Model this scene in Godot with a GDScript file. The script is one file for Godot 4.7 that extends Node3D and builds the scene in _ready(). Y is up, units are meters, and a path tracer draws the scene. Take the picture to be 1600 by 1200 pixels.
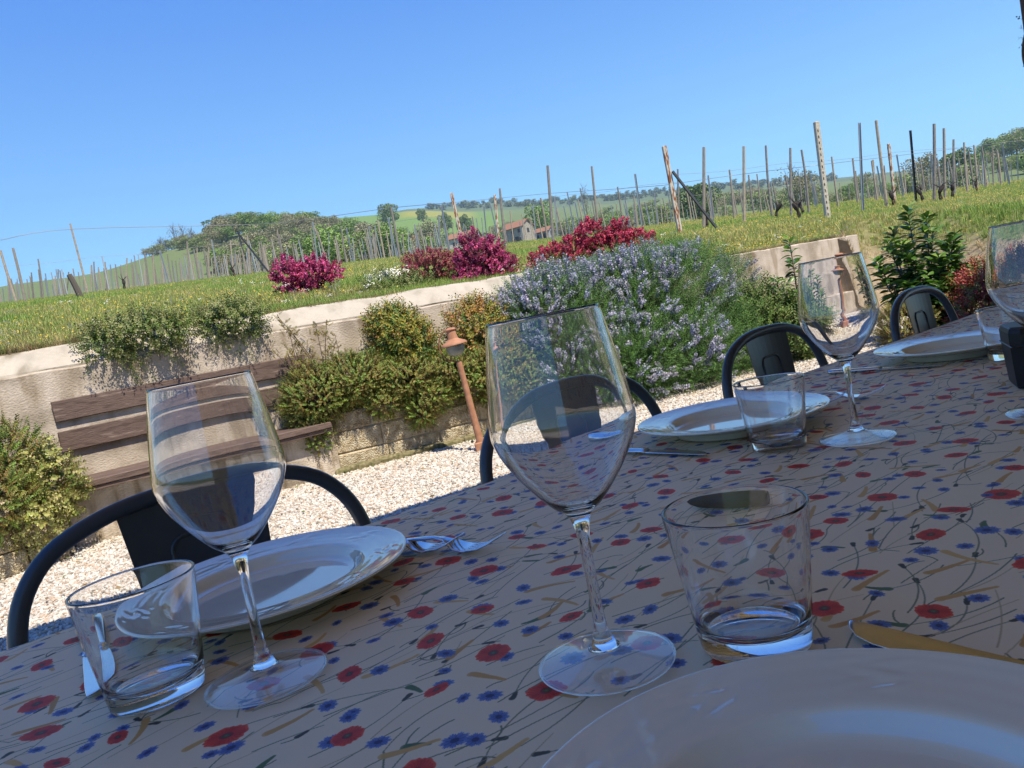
extends Node3D

# ---------------------------------------------------------------- mesh builder
class MB:
	var v := PackedVector3Array()
	var uv := PackedVector2Array()
	var col := PackedColorArray()
	var idx := PackedInt32Array()
	var tint := Color.WHITE
	func vert(p: Vector3, u := Vector2.ZERO) -> int:
		v.append(p); uv.append(u); col.append(tint)
		return v.size() - 1
	func tri(a: int, b: int, c: int) -> void:
		idx.append(a); idx.append(b); idx.append(c)
	func tri_out(a: int, b: int, c: int, out: Vector3) -> void:
		if (v[c] - v[a]).cross(v[b] - v[a]).dot(out) < 0.0:
			tri(a, c, b)
		else:
			tri(a, b, c)
	func quad_out(a: int, b: int, c: int, d: int, out: Vector3) -> void:
		tri_out(a, b, c, out); tri_out(a, c, d, out)
	func sheet(a: Vector3, b: Vector3, c: Vector3, d: Vector3) -> void:
		var i := vert(a, Vector2(0, 0)); vert(b, Vector2(1, 0)); vert(c, Vector2(1, 1)); vert(d, Vector2(0, 1))
		tri(i, i + 1, i + 2); tri(i, i + 2, i + 3)
	func box(c: Vector3, size: Vector3, basis := Basis(), bevel := 0.0, jitter := 0.0, rng: RandomNumberGenerator = null) -> void:
		var h := size * 0.5
		var off := {}
		for sx in [-1, 1]:
			for sy in [-1, 1]:
				for sz in [-1, 1]:
					off[Vector3i(sx, sy, sz)] = Vector3(rng.randf_range(-1, 1), rng.randf_range(-1, 1), rng.randf_range(-1, 1)) * jitter if rng else Vector3.ZERO
		var ids := {}
		for sx in [-1, 1]:
			for sy in [-1, 1]:
				for sz in [-1, 1]:
					var s := Vector3i(sx, sy, sz)
					for k in 3:
						var p: Vector3 = Vector3(sx * (h.x - (0.0 if k == 0 else bevel)), sy * (h.y - (0.0 if k == 1 else bevel)), sz * (h.z - (0.0 if k == 2 else bevel))) + off[s]
						var u := Vector2(p.z, p.y) if k == 0 else (Vector2(p.x, p.z) if k == 1 else Vector2(p.x, p.y))
						ids[[s, k]] = vert(c + basis * p, u)
		for k in 3:
			var a := (k + 1) % 3
			var b := (k + 2) % 3
			for sg in [-1, 1]:
				var q := []
				for e in [[-1, -1], [1, -1], [1, 1], [-1, 1]]:
					var s := Vector3i()
					s[k] = sg; s[a] = e[0]; s[b] = e[1]
					q.append(ids[[s, k]])
				var out := Vector3.ZERO
				out[k] = sg
				quad_out(q[0], q[1], q[2], q[3], basis * out)
		if bevel > 0.0:
			for m in 3:
				var i := (m + 1) % 3
				var j := (m + 2) % 3
				for si in [-1, 1]:
					for sj in [-1, 1]:
						var s := Vector3i()
						var t := Vector3i()
						s[m] = -1; t[m] = 1
						s[i] = si; t[i] = si; s[j] = sj; t[j] = sj
						var out := Vector3.ZERO
						out[i] = si; out[j] = sj
						quad_out(ids[[s, i]], ids[[t, i]], ids[[t, j]], ids[[s, j]], basis * out)
			for sx in [-1, 1]:
				for sy in [-1, 1]:
					for sz in [-1, 1]:
						var s := Vector3i(sx, sy, sz)
						tri_out(ids[[s, 0]], ids[[s, 1]], ids[[s, 2]], basis * Vector3(sx, sy, sz))
	func tube(path: PackedVector3Array, radii: PackedFloat32Array, sides := 8, caps := true, flat := 1.0) -> void:
		var n := path.size()
		var t0 := (path[1] - path[0]).normalized()
		var up := Vector3.UP if absf(t0.y) < 0.9 else Vector3.RIGHT
		var nx := t0.cross(up).normalized()
		var rings := []
		var along := 0.0
		for i in n:
			var t := (path[mini(i + 1, n - 1)] - path[maxi(i - 1, 0)]).normalized()
			nx = (nx - t * nx.dot(t)).normalized()
			var ny := t.cross(nx)
			if i > 0:
				along += path[i].distance_to(path[i - 1])
			var r: float = radii[mini(i, radii.size() - 1)]
			var ring := []
			for k in sides:
				var a := TAU * k / sides
				ring.append(vert(path[i] + nx * cos(a) * r + ny * sin(a) * r * flat, Vector2(float(k) / sides * TAU * r, along)))
			rings.append(ring)
		for i in n - 1:
			for k in sides:
				var k2 := (k + 1) % sides
				var out: Vector3 = v[rings[i][k]] + v[rings[i][k2]] - path[i] * 2.0
				quad_out(rings[i][k], rings[i][k2], rings[i + 1][k2], rings[i + 1][k], out)
		if caps:
			for e in [0, n - 1]:
				var out := (path[0] - path[1]) if e == 0 else (path[n - 1] - path[n - 2])
				var c := vert(path[e])
				var ring := []
				for k in sides:
					ring.append(vert(v[rings[e][k]]))
				for k in sides:
					tri_out(c, ring[k], ring[(k + 1) % sides], out)
	# closed profile (r, y), both ends on the axis
	func lathe(prof: PackedVector2Array, segs: int, amp := 0.0) -> void:
		var rings := []
		for i in prof.size():
			var p := prof[i]
			if p.x < 1e-6:
				rings.append([vert(Vector3(0, p.y, 0))])
				continue
			var ring := []
			for k in segs:
				var a := TAU * k / segs
				var y := p.y
				if amp > 0.0 and p.x > 0.104 and p.x < 0.141 and i < prof.size() / 2: # moulded sprays round a plate's rim
					var w := sin((p.x - 0.104) / 0.037 * PI)
					var leafy := maxf(0.0, sin(a * 9.0)) * sin(a * 27.0 + sin(p.x * 300.0) * 2.0) * sin(p.x * 330.0 + sin(a * 9.0) * 1.5)
					y += amp * w * (2.2 * leafy + 0.35 * sin(p.x * 520.0))
				ring.append(vert(Vector3(cos(a) * p.x, y, sin(a) * p.x), Vector2(a / TAU, p.y)))
			rings.append(ring)
		for i in prof.size() - 1:
			var A: Array = rings[i]
			var B: Array = rings[i + 1]
			for k in segs:
				var k2 := (k + 1) % segs
				if A.size() > 1 and B.size() > 1:
					tri(A[k], A[k2], B[k2]); tri(A[k], B[k2], B[k])
				elif A.size() > 1:
					tri(A[k], A[k2], B[0])
				elif B.size() > 1:
					tri(A[0], B[k2], B[k])
	# a flat bar swept along stations [center, side vector, half width, half thickness]
	func bar(st: Array, bevel := 0.35) -> void:
		var rings := []
		for i in st.size():
			var c: Vector3 = st[i][0]
			var nx: Vector3 = st[i][1]
			var prev: Vector3 = st[maxi(i - 1, 0)][0]
			var next: Vector3 = st[mini(i + 1, st.size() - 1)][0]
			var t := (next - prev).normalized()
			var ny := t.cross(nx).normalized()
			var w: float = st[i][2]
			var h: float = st[i][3]
			var b := minf(h, w) * bevel * 2.0
			var ring := []
			for q in [[-w, -h + b], [-w + b, -h], [w - b, -h], [w, -h + b], [w, h - b], [w - b, h], [-w + b, h], [-w, h - b]]:
				ring.append(vert(c + nx * q[0] + ny * q[1]))
			rings.append(ring)
		for i in st.size() - 1:
			for k in 8:
				var k2 := (k + 1) % 8
				var out: Vector3 = v[rings[i][k]] + v[rings[i][k2]] - 2.0 * (st[i][0] as Vector3)
				quad_out(rings[i][k], rings[i][k2], rings[i + 1][k2], rings[i + 1][k], out)
		for e in [0, st.size() - 1]:
			var o: Vector3 = (st[0][0] - st[1][0]) if e == 0 else (st[e][0] - st[e - 1][0])
			for k in range(1, 7):
				tri_out(rings[e][0], rings[e][k], rings[e][k + 1], o)
	func append(o: MB, t: Transform3D) -> void:
		var b := v.size()
		for i in o.v.size():
			v.append(t * o.v[i]); uv.append(o.uv[i]); col.append(o.col[i] * tint)
		for i in o.idx:
			idx.append(b + i)
	func commit(mode := 0) -> ArrayMesh: # 0 smooth, 1 flat, 2 smooth closed body with winding checked
		if mode == 2:
			var vol := 0.0
			for i in range(0, idx.size(), 3):
				var a := v[idx[i]]
				vol += a.dot((v[idx[i + 2]] - a).cross(v[idx[i + 1]] - a))
			if vol < 0.0:
				for i in range(0, idx.size(), 3):
					var k := idx[i + 1]
					idx[i + 1] = idx[i + 2]; idx[i + 2] = k
		if mode == 1:
			var v2 := PackedVector3Array()
			var u2 := PackedVector2Array()
			var c2 := PackedColorArray()
			for i in idx:
				v2.append(v[i]); u2.append(uv[i]); c2.append(col[i])
			v = v2; uv = u2; col = c2
			idx = PackedInt32Array(range(v.size()))
		var n := PackedVector3Array()
		n.resize(v.size())
		for i in range(0, idx.size(), 3):
			var a := v[idx[i]]
			var f := (v[idx[i + 2]] - a).cross(v[idx[i + 1]] - a)
			n[idx[i]] += f; n[idx[i + 1]] += f; n[idx[i + 2]] += f
		for i in n.size():
			n[i] = n[i].normalized() if n[i].length_squared() > 1e-24 else Vector3.UP
		var arr := []
		arr.resize(Mesh.ARRAY_MAX)
		arr[Mesh.ARRAY_VERTEX] = v
		arr[Mesh.ARRAY_NORMAL] = n
		arr[Mesh.ARRAY_TEX_UV] = uv
		arr[Mesh.ARRAY_COLOR] = col
		arr[Mesh.ARRAY_INDEX] = idx
		var m := ArrayMesh.new()
		m.add_surface_from_arrays(Mesh.PRIMITIVE_TRIANGLES, arr)
		return m

var rng := RandomNumberGenerator.new()
var M := {}

# ---------------------------------------------------------------- frames of the place (metres; the camera stands over the origin)
const WX := Vector3(0.848, 0, -0.530)   # along the garden wall, bench and house
const WO := Vector3(0.530, 0, 0.848)    # out of the wall towards the house
const W0 := Vector3(-3.35, 0, -5.6)
const TX := Vector3(0.805, 0, -0.594)   # along the table
const TO := Vector3(0.594, 0, 0.805)    # across the table, towards the camera's side
const T0 := Vector3(-0.578, 0, -0.78)   # a point of the far table edge

func g(s: float, o: float, y: float) -> Vector3:
	return W0 + WX * s + WO * o + Vector3(0, y, 0)

func tb(t: float, n: float, y: float) -> Vector3:
	return T0 + TX * t + TO * n + Vector3(0, y, 0)

func wall_basis() -> Basis:
	return Basis(WX, Vector3.UP, WO)

func table_basis() -> Basis:
	return Basis(TX, Vector3.UP, TO)

func field(x: float, d: float) -> float:
	var c := minf(d, 60.0)
	var xx := x * c / maxf(d, 0.1)
	return 0.4684 - 0.0867 * xx + 0.1166 * c + 0.0122 * xx * c / 30.0 - 0.0069 * c * c / 30.0 + 0.0007 * xx * xx / 30.0

var ring250 := PackedFloat32Array([0.163, 0.163, 0.162, 0.156, 0.168, 0.171, 0.154, 0.110, 0.093, 0.088, 0.089, 0.089, 0.084, 0.078, 0.072, 0.084, 0.086])
var ring450 := PackedFloat32Array([0.161, 0.161, 0.160, 0.151, 0.158, 0.164, 0.168, 0.159, 0.136, 0.121, 0.110, 0.101, 0.093, 0.086, 0.084, 0.083, 0.083])
var ring800 := PackedFloat32Array([0.161, 0.161, 0.160, 0.151, 0.156, 0.162, 0.160, 0.162, 0.151, 0.136, 0.125, 0.117, 0.104, 0.094, 0.086, 0.079, 0.079])

func knot(a: PackedFloat32Array, u: float) -> float:
	var p := clampf((u + 0.8) / 0.1, 0.0, 15.999)
	var i := int(p)
	var f := p - i
	f = f * f * (3.0 - 2.0 * f) * 0.5 + f * 0.5
	return lerpf(a[i], a[i + 1], f)

func land(x: float, d: float) -> float:
	var u := x / d
	if d <= 60.0:
		return field(x, d)
	var e60 := (field(u * 60.0, 60.0) - 0.985) / 60.0
	var e := 0.0
	if d < 110.0:
		e = lerpf(e60, minf(e60, knot(ring250, u)) - 0.010, (d - 60.0) / 50.0)
	elif d < 250.0:
		e = lerpf(minf(e60, knot(ring250, u)) - 0.010, knot(ring250, u), smoothstep(110, 250, d))
	elif d < 450.0:
		e = lerpf(knot(ring250, u), knot(ring450, u), (d - 250.0) / 200.0)
	else:
		e = lerpf(knot(ring450, u), knot(ring800, u), minf(1.0, (d - 450.0) / 350.0))
	return 0.985 + e * d

func inner(u: float) -> float: # where the raised field begins: behind the wall, then along the earth bank
	# wall line pushed 0.2 m back
	var p := g(0, -0.2, 0)
	var det := WX.x + u * WX.z
	var dw := 1e9
	if absf(det) > 1e-4:
		var s := (u * -p.z - p.x) / det
		if s < 10.0 and det > 0.0:
			dw = -p.z - WX.z * s
	if u > 0.47 or dw > 10.8 or dw < 0.5:
		return lerpf(10.7, 7.6, smoothstep(0.47, 0.75, u)) if u > 0 else 3.0
	return maxf(dw, 3.0)

func bank(x: float, d: float) -> float:
	var u := x / d
	var y := land(x, d)
	if u > 0.455:
		y *= smoothstep(0.0, 1.0, clampf((d - inner(u)) / 4.2, 0.0, 1.0)) * smoothstep(0.455, 0.49, u) + (1.0 - smoothstep(0.455, 0.49, u))
	elif u > 0.0: # level with the wall's top where the coping ends
		y = lerpf(minf(y, lerpf(1.42, 1.235, smoothstep(0.0, 0.14, u))), y, smoothstep(0.0, 4.0, d - inner(u)))
	return y

# ---------------------------------------------------------------- naming
var used := {}
func numbered(n: String) -> String:
	used[n] = used.get(n, 0) + 1
	return n if used[n] == 1 else "%s_%03d" % [n, used[n] - 1]

func tag(o: Node3D, label: String, category: String, group := "", kind := "") -> Node3D:
	o.set_meta("label", label)
	if category: o.set_meta("category", category)
	if group: o.set_meta("group", group)
	if kind: o.set_meta("kind", kind)
	return o

func thing(called: String, label: String, category: String, at := Vector3.ZERO, basis := Basis(), group := "") -> Node3D:
	var o := Node3D.new()
	o.name = numbered(called)
	add_child(o, true)
	o.transform = Transform3D(basis, at)
	tag(o, label, category, group)
	return o

func obj(called: String, mesh: Mesh, mat: Material, parent: Node3D = self) -> MeshInstance3D:
	var o := MeshInstance3D.new()
	o.name = numbered(called) if parent == self else called
	o.mesh = mesh
	o.material_override = mat
	parent.add_child(o, true)
	return o

func copy(o: Node3D, label: String, at: Vector3, basis := Basis()) -> Node3D:
	var c: Node3D = o.duplicate()
	c.name = numbered(String(o.name).rstrip("_0123456789"))
	add_child(c, true)
	c.transform = Transform3D(basis, at)
	c.set_meta("label", label)
	return c

func stuff(called: String, mesh: Mesh, mat: Material, where: Array, tints: Array, parent: Node3D = self) -> MultiMeshInstance3D:
	var mm := MultiMesh.new()
	mm.transform_format = MultiMesh.TRANSFORM_3D
	mm.use_colors = true
	mm.mesh = mesh
	mm.instance_count = where.size()
	for i in where.size():
		mm.set_instance_transform(i, where[i])
		mm.set_instance_color(i, tints[i])
	var o := MultiMeshInstance3D.new()
	o.name = numbered(called) if parent == self else called
	o.multimesh = mm
	o.material_override = mat
	parent.add_child(o, true)
	o.set_meta("kind", "stuff")
	return o

# ---------------------------------------------------------------- materials
func lin(r: float, gg: float, b: float) -> Color:
	return Color(r, gg, b)

func mat(c: Color, rough := 0.8, metal := 0.0) -> StandardMaterial3D:
	var m := StandardMaterial3D.new()
	m.albedo_color = c.linear_to_srgb()
	m.roughness = rough
	m.metallic = metal
	return m

func leafmat(back := 0.5, rough := 0.55) -> StandardMaterial3D:
	var m := mat(Color.WHITE, rough)
	m.vertex_color_use_as_albedo = true
	m.cull_mode = BaseMaterial3D.CULL_DISABLED
	m.backlight_enabled = true
	m.backlight = Color(back, back, back).linear_to_srgb()
	return m

func noise_tex(freq: float, cols: Array, offs: Array, octaves := 4, size := 512, kind := FastNoiseLite.TYPE_SIMPLEX_SMOOTH, sd := 1) -> NoiseTexture2D:
	var t := NoiseTexture2D.new()
	t.width = size; t.height = size
	t.seamless = true
	t.generate_mipmaps = false
	var n := FastNoiseLite.new()
	n.noise_type = kind
	n.frequency = freq
	n.fractal_octaves = octaves
	n.seed = sd
	t.noise = n
	if cols:
		var gr := Gradient.new()
		gr.offsets = PackedFloat32Array(offs)
		var cc := PackedColorArray()
		for c in cols:
			cc.append((c as Color).linear_to_srgb())
		gr.colors = cc
		t.color_ramp = gr
	return t

func surf(tex: Texture2D, scale: Vector3, rough: float, bump: Texture2D = null, bump_cm := 0.3, tri := true) -> StandardMaterial3D:
	var m := StandardMaterial3D.new()
	m.albedo_texture = tex
	m.roughness = rough
	m.uv1_triplanar = tri
	m.uv1_world_triplanar = false
	m.uv1_scale = scale
	if bump:
		m.heightmap_enabled = true
		m.heightmap_texture = bump
		m.heightmap_scale = bump_cm
	return m

func smooth_path(pts: Array, n: int) -> PackedVector3Array:
	var c := Curve3D.new()
	for i in pts.size():
		var a: Vector3 = pts[maxi(i - 1, 0)]
		var b: Vector3 = pts[mini(i + 1, pts.size() - 1)]
		var t := (b - a) / 6.0
		c.add_point(pts[i], -t, t)
	var out := PackedVector3Array()
	for i in n + 1:
		var f := float(i) / n * (pts.size() - 1)
		out.append(c.sample(mini(int(f), pts.size() - 2), f - mini(int(f), pts.size() - 2)))
	return out

func smooth_prof(pts: Array, n: int) -> PackedVector2Array:
	var p3 := []
	for p in pts:
		p3.append(Vector3(p.x, p.y, 0))
	var out := PackedVector2Array()
	for q in smooth_path(p3, n * (pts.size() - 1)):
		out.append(Vector2(maxf(q.x, 0.0), q.y))
	return out

# ---------------------------------------------------------------- the printed cloth
const TS := 2048
func dab(im: Image, x: float, y: float, r: float, c: Color, a := 1.0) -> void:
	var k := ceili(r)
	for j in range(-k, k + 1):
		for i in range(-k, k + 1):
			var d := sqrt(i * i + j * j)
			if d > r + 0.5:
				continue
			var f := clampf(r + 0.5 - d, 0.0, 1.0) * a
			var px := posmod(int(x) + i, TS)
			var py := posmod(int(y) + j, TS)
			im.set_pixel(px, py, im.get_pixel(px, py).lerp(c, f))

func stroke(im: Image, x: float, y: float, dir: float, length: float, bend: float, r0: float, r1: float, c: Color, a := 0.85) -> Vector3:
	var n := int(length / maxf(1.4, minf(r0, r1) * 0.9))
	for i in n + 1:
		var f := float(i) / n
		dab(im, x, y, lerpf(r0, r1, f), c, a)
		x += cos(dir) * length / n
		y += sin(dir) * length / n
		dir += bend / n
	return Vector3(x, y, dir)

func blossom(im: Image, x: float, y: float, r: float, kind: int) -> void:
	var ph := rng.randf() * TAU
	var k := ceili(r * 1.25)
	var sq := rng.randf_range(0.58, 1.0)
	var sa := rng.randf() * PI
	for j in range(-k, k + 1):
		for i in range(-k, k + 1):
			var q := Vector2(i, j).rotated(sa)
			q.y /= sq
			var d := q.length() / r
			var t := q.angle()
			var lim := 1.0
			var c: Color
			var grain := 0.5 + 0.5 * sin(t * 23.0 + ph * 3.0 + sin(d * 9.0 + ph) * 1.5)
			if kind == 0: # poppy
				lim = 0.88 + 0.10 * absf(sin(2.0 * t + ph * 0.5)) + 0.035 * sin(13.0 * t + ph * 2.0 + sin(3.0 * t) * 2.0)
				var fold := absf(sin(2.0 * t + ph * 0.5))
				c = Color(0.70, 0.09, 0.06).lerp(Color(0.95, 0.30, 0.17), 0.30 * grain + 0.5 * fold * d)
				if d > lim - 0.13:
					c = c.lerp(Color(0.93, 0.36, 0.2), 0.5)
				if d < 0.30:
					c = Color(0.24, 0.24, 0.13).lerp(Color(0.40, 0.43, 0.26), clampf(1.0 - d * 6.0, 0.0, 1.0)) if d < 0.19 else c.lerp(Color(0.28, 0.06, 0.08), 0.55)
			else: # cornflower
				lim = 0.74 + 0.22 * absf(sin(4.5 * t + ph)) + 0.07 * sin(31.0 * t + ph)
				c = Color(0.24, 0.31, 0.55).lerp(Color(0.47, 0.55, 0.79), clampf(d * 0.8 + 0.3 * grain - 0.2, 0.0, 1.0))
				if d < 0.3:
					c = Color(0.17, 0.16, 0.36)
				elif absf(sin(4.5 * t + ph)) < 0.25:
					c = c.darkened(0.3)
			if d > lim:
				continue
			var f := clampf((lim - d) * r, 0.0, 1.0) * 0.95
			var px := posmod(int(x) + i, TS)
			var py := posmod(int(y) + j, TS)
			im.set_pixel(px, py, im.get_pixel(px, py).lerp(c, f))

func spots(nx: int, jit: float) -> Array:
	var out := []
	var s := float(TS) / nx
	for j in nx:
		for i in nx:
			out.append(Vector2((i + 0.5 + (0.5 if j % 2 else 0.0) + rng.randf_range(-jit, jit)) * s, (j + 0.5 + rng.randf_range(-jit, jit)) * s))
	return out

func cloth_print() -> ImageTexture:
	rng.seed = 11
	var im := Image.create_empty(TS, TS, false, Image.FORMAT_RGB8)
	im.fill(Color(0.92, 0.825, 0.68))
	var green := Color(0.36, 0.40, 0.30)
	var ochre := Color(0.78, 0.56, 0.28)
	for p in spots(24, 0.45): # stalks that run along the table
		var c := green.lerp(Color(0.42, 0.42, 0.30), rng.randf())
		var e := stroke(im, p.x, p.y, rng.randf_range(-0.35, 0.35) + (PI if rng.randf() < 0.5 else 0.0), rng.randf_range(100, 230), rng.randf_range(-0.9, 0.9), 1.4, 1.0, c, 0.7)
		if rng.randf() < 0.6:
			stroke(im, e.x, e.y, e.z + rng.randf_range(-1.2, 1.2), rng.randf_range(25, 60), rng.randf_range(-1.5, 1.5), 1.4, 1.2, c, 0.8)
		var r := rng.randf()
		if r < 0.55: # bud
			stroke(im, e.x, e.y, e.z, 16, 0.2, 3.4, 5.0, Color(0.25, 0.23, 0.18), 0.85)
		elif r < 0.72: # little leaf
			stroke(im, e.x, e.y, e.z + 0.5, 34, 0.4, 7.0, 3.0, Color(0.33, 0.42, 0.25), 0.8)
	for p in spots(13, 0.42): # fine pale grass stalks
		stroke(im, p.x, p.y, rng.randf_range(-0.5, 0.5), rng.randf_range(90, 200), rng.randf_range(-0.5, 0.5), 1.2, 0.9, Color(0.70, 0.60, 0.42), 0.7)
	for p in spots(15, 0.45): # ears of wheat
		var d := rng.randf_range(-0.6, 0.6) + (PI * 0.5 if rng.randf() < 0.3 else 0.0)
		stroke(im, p.x, p.y, d, rng.randf_range(50, 100), rng.randf_range(-0.6, 0.6), 7.5, 3.5, ochre.lerp(Color(0.86, 0.68, 0.40), rng.randf()), 0.75)
	for p in spots(19, 0.42):
		blossom(im, p.x, p.y, rng.randf_range(14, 24), 1)
	for p in spots(12, 0.30):
		blossom(im, p.x, p.y, rng.randf_range(24, 38), 0)
	for p in spots(9, 0.45):
		blossom(im, p.x, p.y, rng.randf_range(13, 19), 1)
	return ImageTexture.create_from_image(im)

# ---------------------------------------------------------------- plants
func sprig(n: int, length: float, leaf_l: float, leaf_w: float, spread: float, cols: Array, flowers := 0, fcols := [], fsize := 0.008) -> ArrayMesh:
	var b := MB.new()
	for i in n:
		var f := (i + 0.5) / n
		var a := i * 2.4 + rng.randf() * 0.6
		var base := Vector3(0, f * length, 0)
		var dir := Vector3(cos(a) * spread, 1.0 - spread * 0.5, sin(a) * spread).normalized()
		var side := dir.cross(Vector3.UP).normalized()
		var l := leaf_l * rng.randf_range(0.75, 1.2) * (1.0 - 0.3 * f)
		b.tint = (cols[rng.randi() % cols.size()] as Color) * rng.randf_range(0.8, 1.2)
		var up := side.cross(dir) * leaf_w * 0.25
		b.sheet(base, base + dir * l * 0.5 + side * leaf_w * 0.5 + up, base + dir * l, base + dir * l * 0.5 - side * leaf_w * 0.5 + up)
	for i in flowers:
		var f := 0.25 + 0.7 * (i + rng.randf()) / flowers
		var a := i * 2.1 + rng.randf()
		var c := Vector3(cos(a) * leaf_l * 0.5, f * length, sin(a) * leaf_l * 0.5)
		b.tint = (fcols[rng.randi() % fcols.size()] as Color) * rng.randf_range(0.85, 1.15)
		var u := Vector3(rng.randfn(), rng.randfn(), rng.randfn()).normalized() * fsize
		var w := u.cross(Vector3(rng.randfn(), rng.randfn(), rng.randfn())).normalized() * fsize
		b.sheet(c - u, c + w, c + u, c - w)
		b.sheet(c - u + w * 0.5, c + u.cross(w).normalized() * fsize, c + u - w * 0.5, c - u.cross(w).normalized() * fsize)
	return b.commit()

func along(n: Vector3) -> Basis: # a basis whose y runs along n, turned at random
	var x := n.cross(Vector3(rng.randfn(), rng.randfn(), rng.randfn())).normalized()
	return Basis(x, n, x.cross(n))

# sprigs over and inside a union of ellipsoids [centre, radii]
func fill(blobs: Array, count: int, size0: float, size1: float, up := 0.4, depth := 0.35, floor_y := -1.0) -> Array:
	var vol := []
	var total := 0.0
	for b in blobs:
		var r: Vector3 = b[1]
		var area := pow((pow(r.x * r.y, 1.6) + pow(r.x * r.z, 1.6) + pow(r.y * r.z, 1.6)) / 3.0, 1.0 / 1.6)
		total += area
		vol.append(total)
	var out := []
	var tries := 0
	while out.size() < count and tries < count * 6:
		tries += 1
		var pick := rng.randf() * total
		var k := 0
		while vol[k] < pick:
			k += 1
		var c: Vector3 = blobs[k][0]
		var r: Vector3 = blobs[k][1]
		var n := Vector3(rng.randfn(), rng.randfn(), rng.randfn()).normalized()
		var f := 1.0 - depth * pow(rng.randf(), 1.7)
		f *= 1.0 + 0.10 * sin(n.x * 9.0 + k * 2.0) * sin(n.y * 8.0 + k) + rng.randf_range(-0.03, 0.06)
		var p := c + n * r * f
		if p.y < floor_y:
			continue
		var deep := false
		for j in blobs.size():
			if j != k:
				var q: Vector3 = (p - blobs[j][0]) / blobs[j][1]
				if q.length_squared() < 0.55:
					deep = true
					break
		if deep:
			continue
		var nn := (n / r).normalized()
		var dir := (nn + Vector3.UP * up + Vector3(rng.randfn(), rng.randfn(), rng.randfn()) * 0.35).normalized()
		var s := rng.randf_range(size0, size1)
		out.append(Transform3D(along(dir).scaled(Vector3(s, s, s)), p))
	return out

func tints(n: int, lo := 0.75, hi := 1.25) -> Array:
	var out := []
	for i in n:
		var f := rng.randf_range(lo, hi)
		out.append(Color(f * rng.randf_range(0.93, 1.07), f, f * rng.randf_range(0.9, 1.1)))
	return out

func bush(called: String, label: String, category: String, at: Vector3, blobs: Array, sprigs: Array, group := "", floor_y := -1.0, up := 0.4, depth := 0.35) -> Node3D:
	# sprigs: [part name, mesh, count, size0, size1, material]; blob centres are relative to at
	var t := thing(called, label, category, at, Basis(), group)
	for s in sprigs:
		var w := fill(blobs, s[2], s[3], s[4], up, depth, floor_y)
		stuff(s[0], s[1], s[5], w, tints(w.size()), t)
	return t

func stems(t: Node3D, m: Material, root: Vector3, tips: Array, r: float) -> void:
	for tip in tips:
		var b := MB.new()
		var mid: Vector3 = root.lerp(tip, 0.5) + Vector3(rng.randfn(), 0.3, rng.randfn()) * 0.05
		b.tube(smooth_path([root + Vector3(rng.randfn(), 0, rng.randfn()) * 0.02, mid, tip], 8), PackedFloat32Array([r, r * 0.95, r * 0.9, r * 0.85, r * 0.75, r * 0.65, r * 0.55, r * 0.45, r * 0.35]), 5, false)
		obj("stem", b.commit(), m, t)

func oval_leaf(l: float, w: float, droop: float) -> ArrayMesh:
	var b := MB.new()
	var rows := []
	for i in 6:
		var f := i / 5.0
		var hw := w * 0.5 * pow(sin(PI * clampf(f * 0.92 + 0.04, 0, 1)), 0.8)
		var y := -droop * f * f * l
		rows.append([b.vert(Vector3(-hw, y + hw * 0.35, f * l)), b.vert(Vector3(0, y, f * l)), b.vert(Vector3(hw, y + hw * 0.35, f * l))])
	for i in 5:
		for k in 2:
			b.tri(rows[i][k], rows[i + 1][k], rows[i + 1][k + 1]); b.tri(rows[i][k], rows[i + 1][k + 1], rows[i][k + 1])
	return b.commit()

func laurel(label: String, at: Vector3, shoots: Array, leaves_each: int, size: float) -> void:
	var t := thing("laurel_shrub", label, "shrub", at)
	var single := 290 / shoots.size()
	var more := []
	var more_tint := []
	for sh in shoots:
		var b := MB.new()
		var p := smooth_path(sh, 10)
		b.tube(p, PackedFloat32Array([0.012, 0.011, 0.011, 0.010, 0.009, 0.008, 0.007, 0.006, 0.005, 0.004, 0.003]), 6)
		obj("stem", b.commit(), M.twig, t)
		for i in leaves_each:
			var f := 0.18 + 0.82 * pow((i + rng.randf()) / leaves_each, 0.8)
			var k := mini(int(f * 10), 9)
			var pos := p[k].lerp(p[k + 1], f * 10 - k)
			var a := i * 2.39996 + rng.randfn() * 0.3
			var rise := lerpf(-0.1, 0.75, f * f) + rng.randfn() * 0.3
			var z := Vector3(cos(a), rise, sin(a)).normalized()
			var x := Vector3.UP.cross(z).normalized()
			var bs := Basis(x, z.cross(x), z).rotated(z, rng.randfn() * 0.35)
			var s := size * rng.randf_range(0.7, 1.2) * (1.0 - 0.35 * pow(f, 6))
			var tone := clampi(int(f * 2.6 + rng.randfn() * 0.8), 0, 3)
			var where := Transform3D(bs.scaled(Vector3(s, s, s)), pos + z * 0.01)
			if i * single / leaves_each != (i + 1) * single / leaves_each:
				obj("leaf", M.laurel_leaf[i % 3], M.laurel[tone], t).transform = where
			else:
				more.append(where)
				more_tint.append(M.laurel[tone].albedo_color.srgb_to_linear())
	stuff("foliage", M.laurel_leaf[0], M.gloss_leaf, more, more_tint, t)

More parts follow.
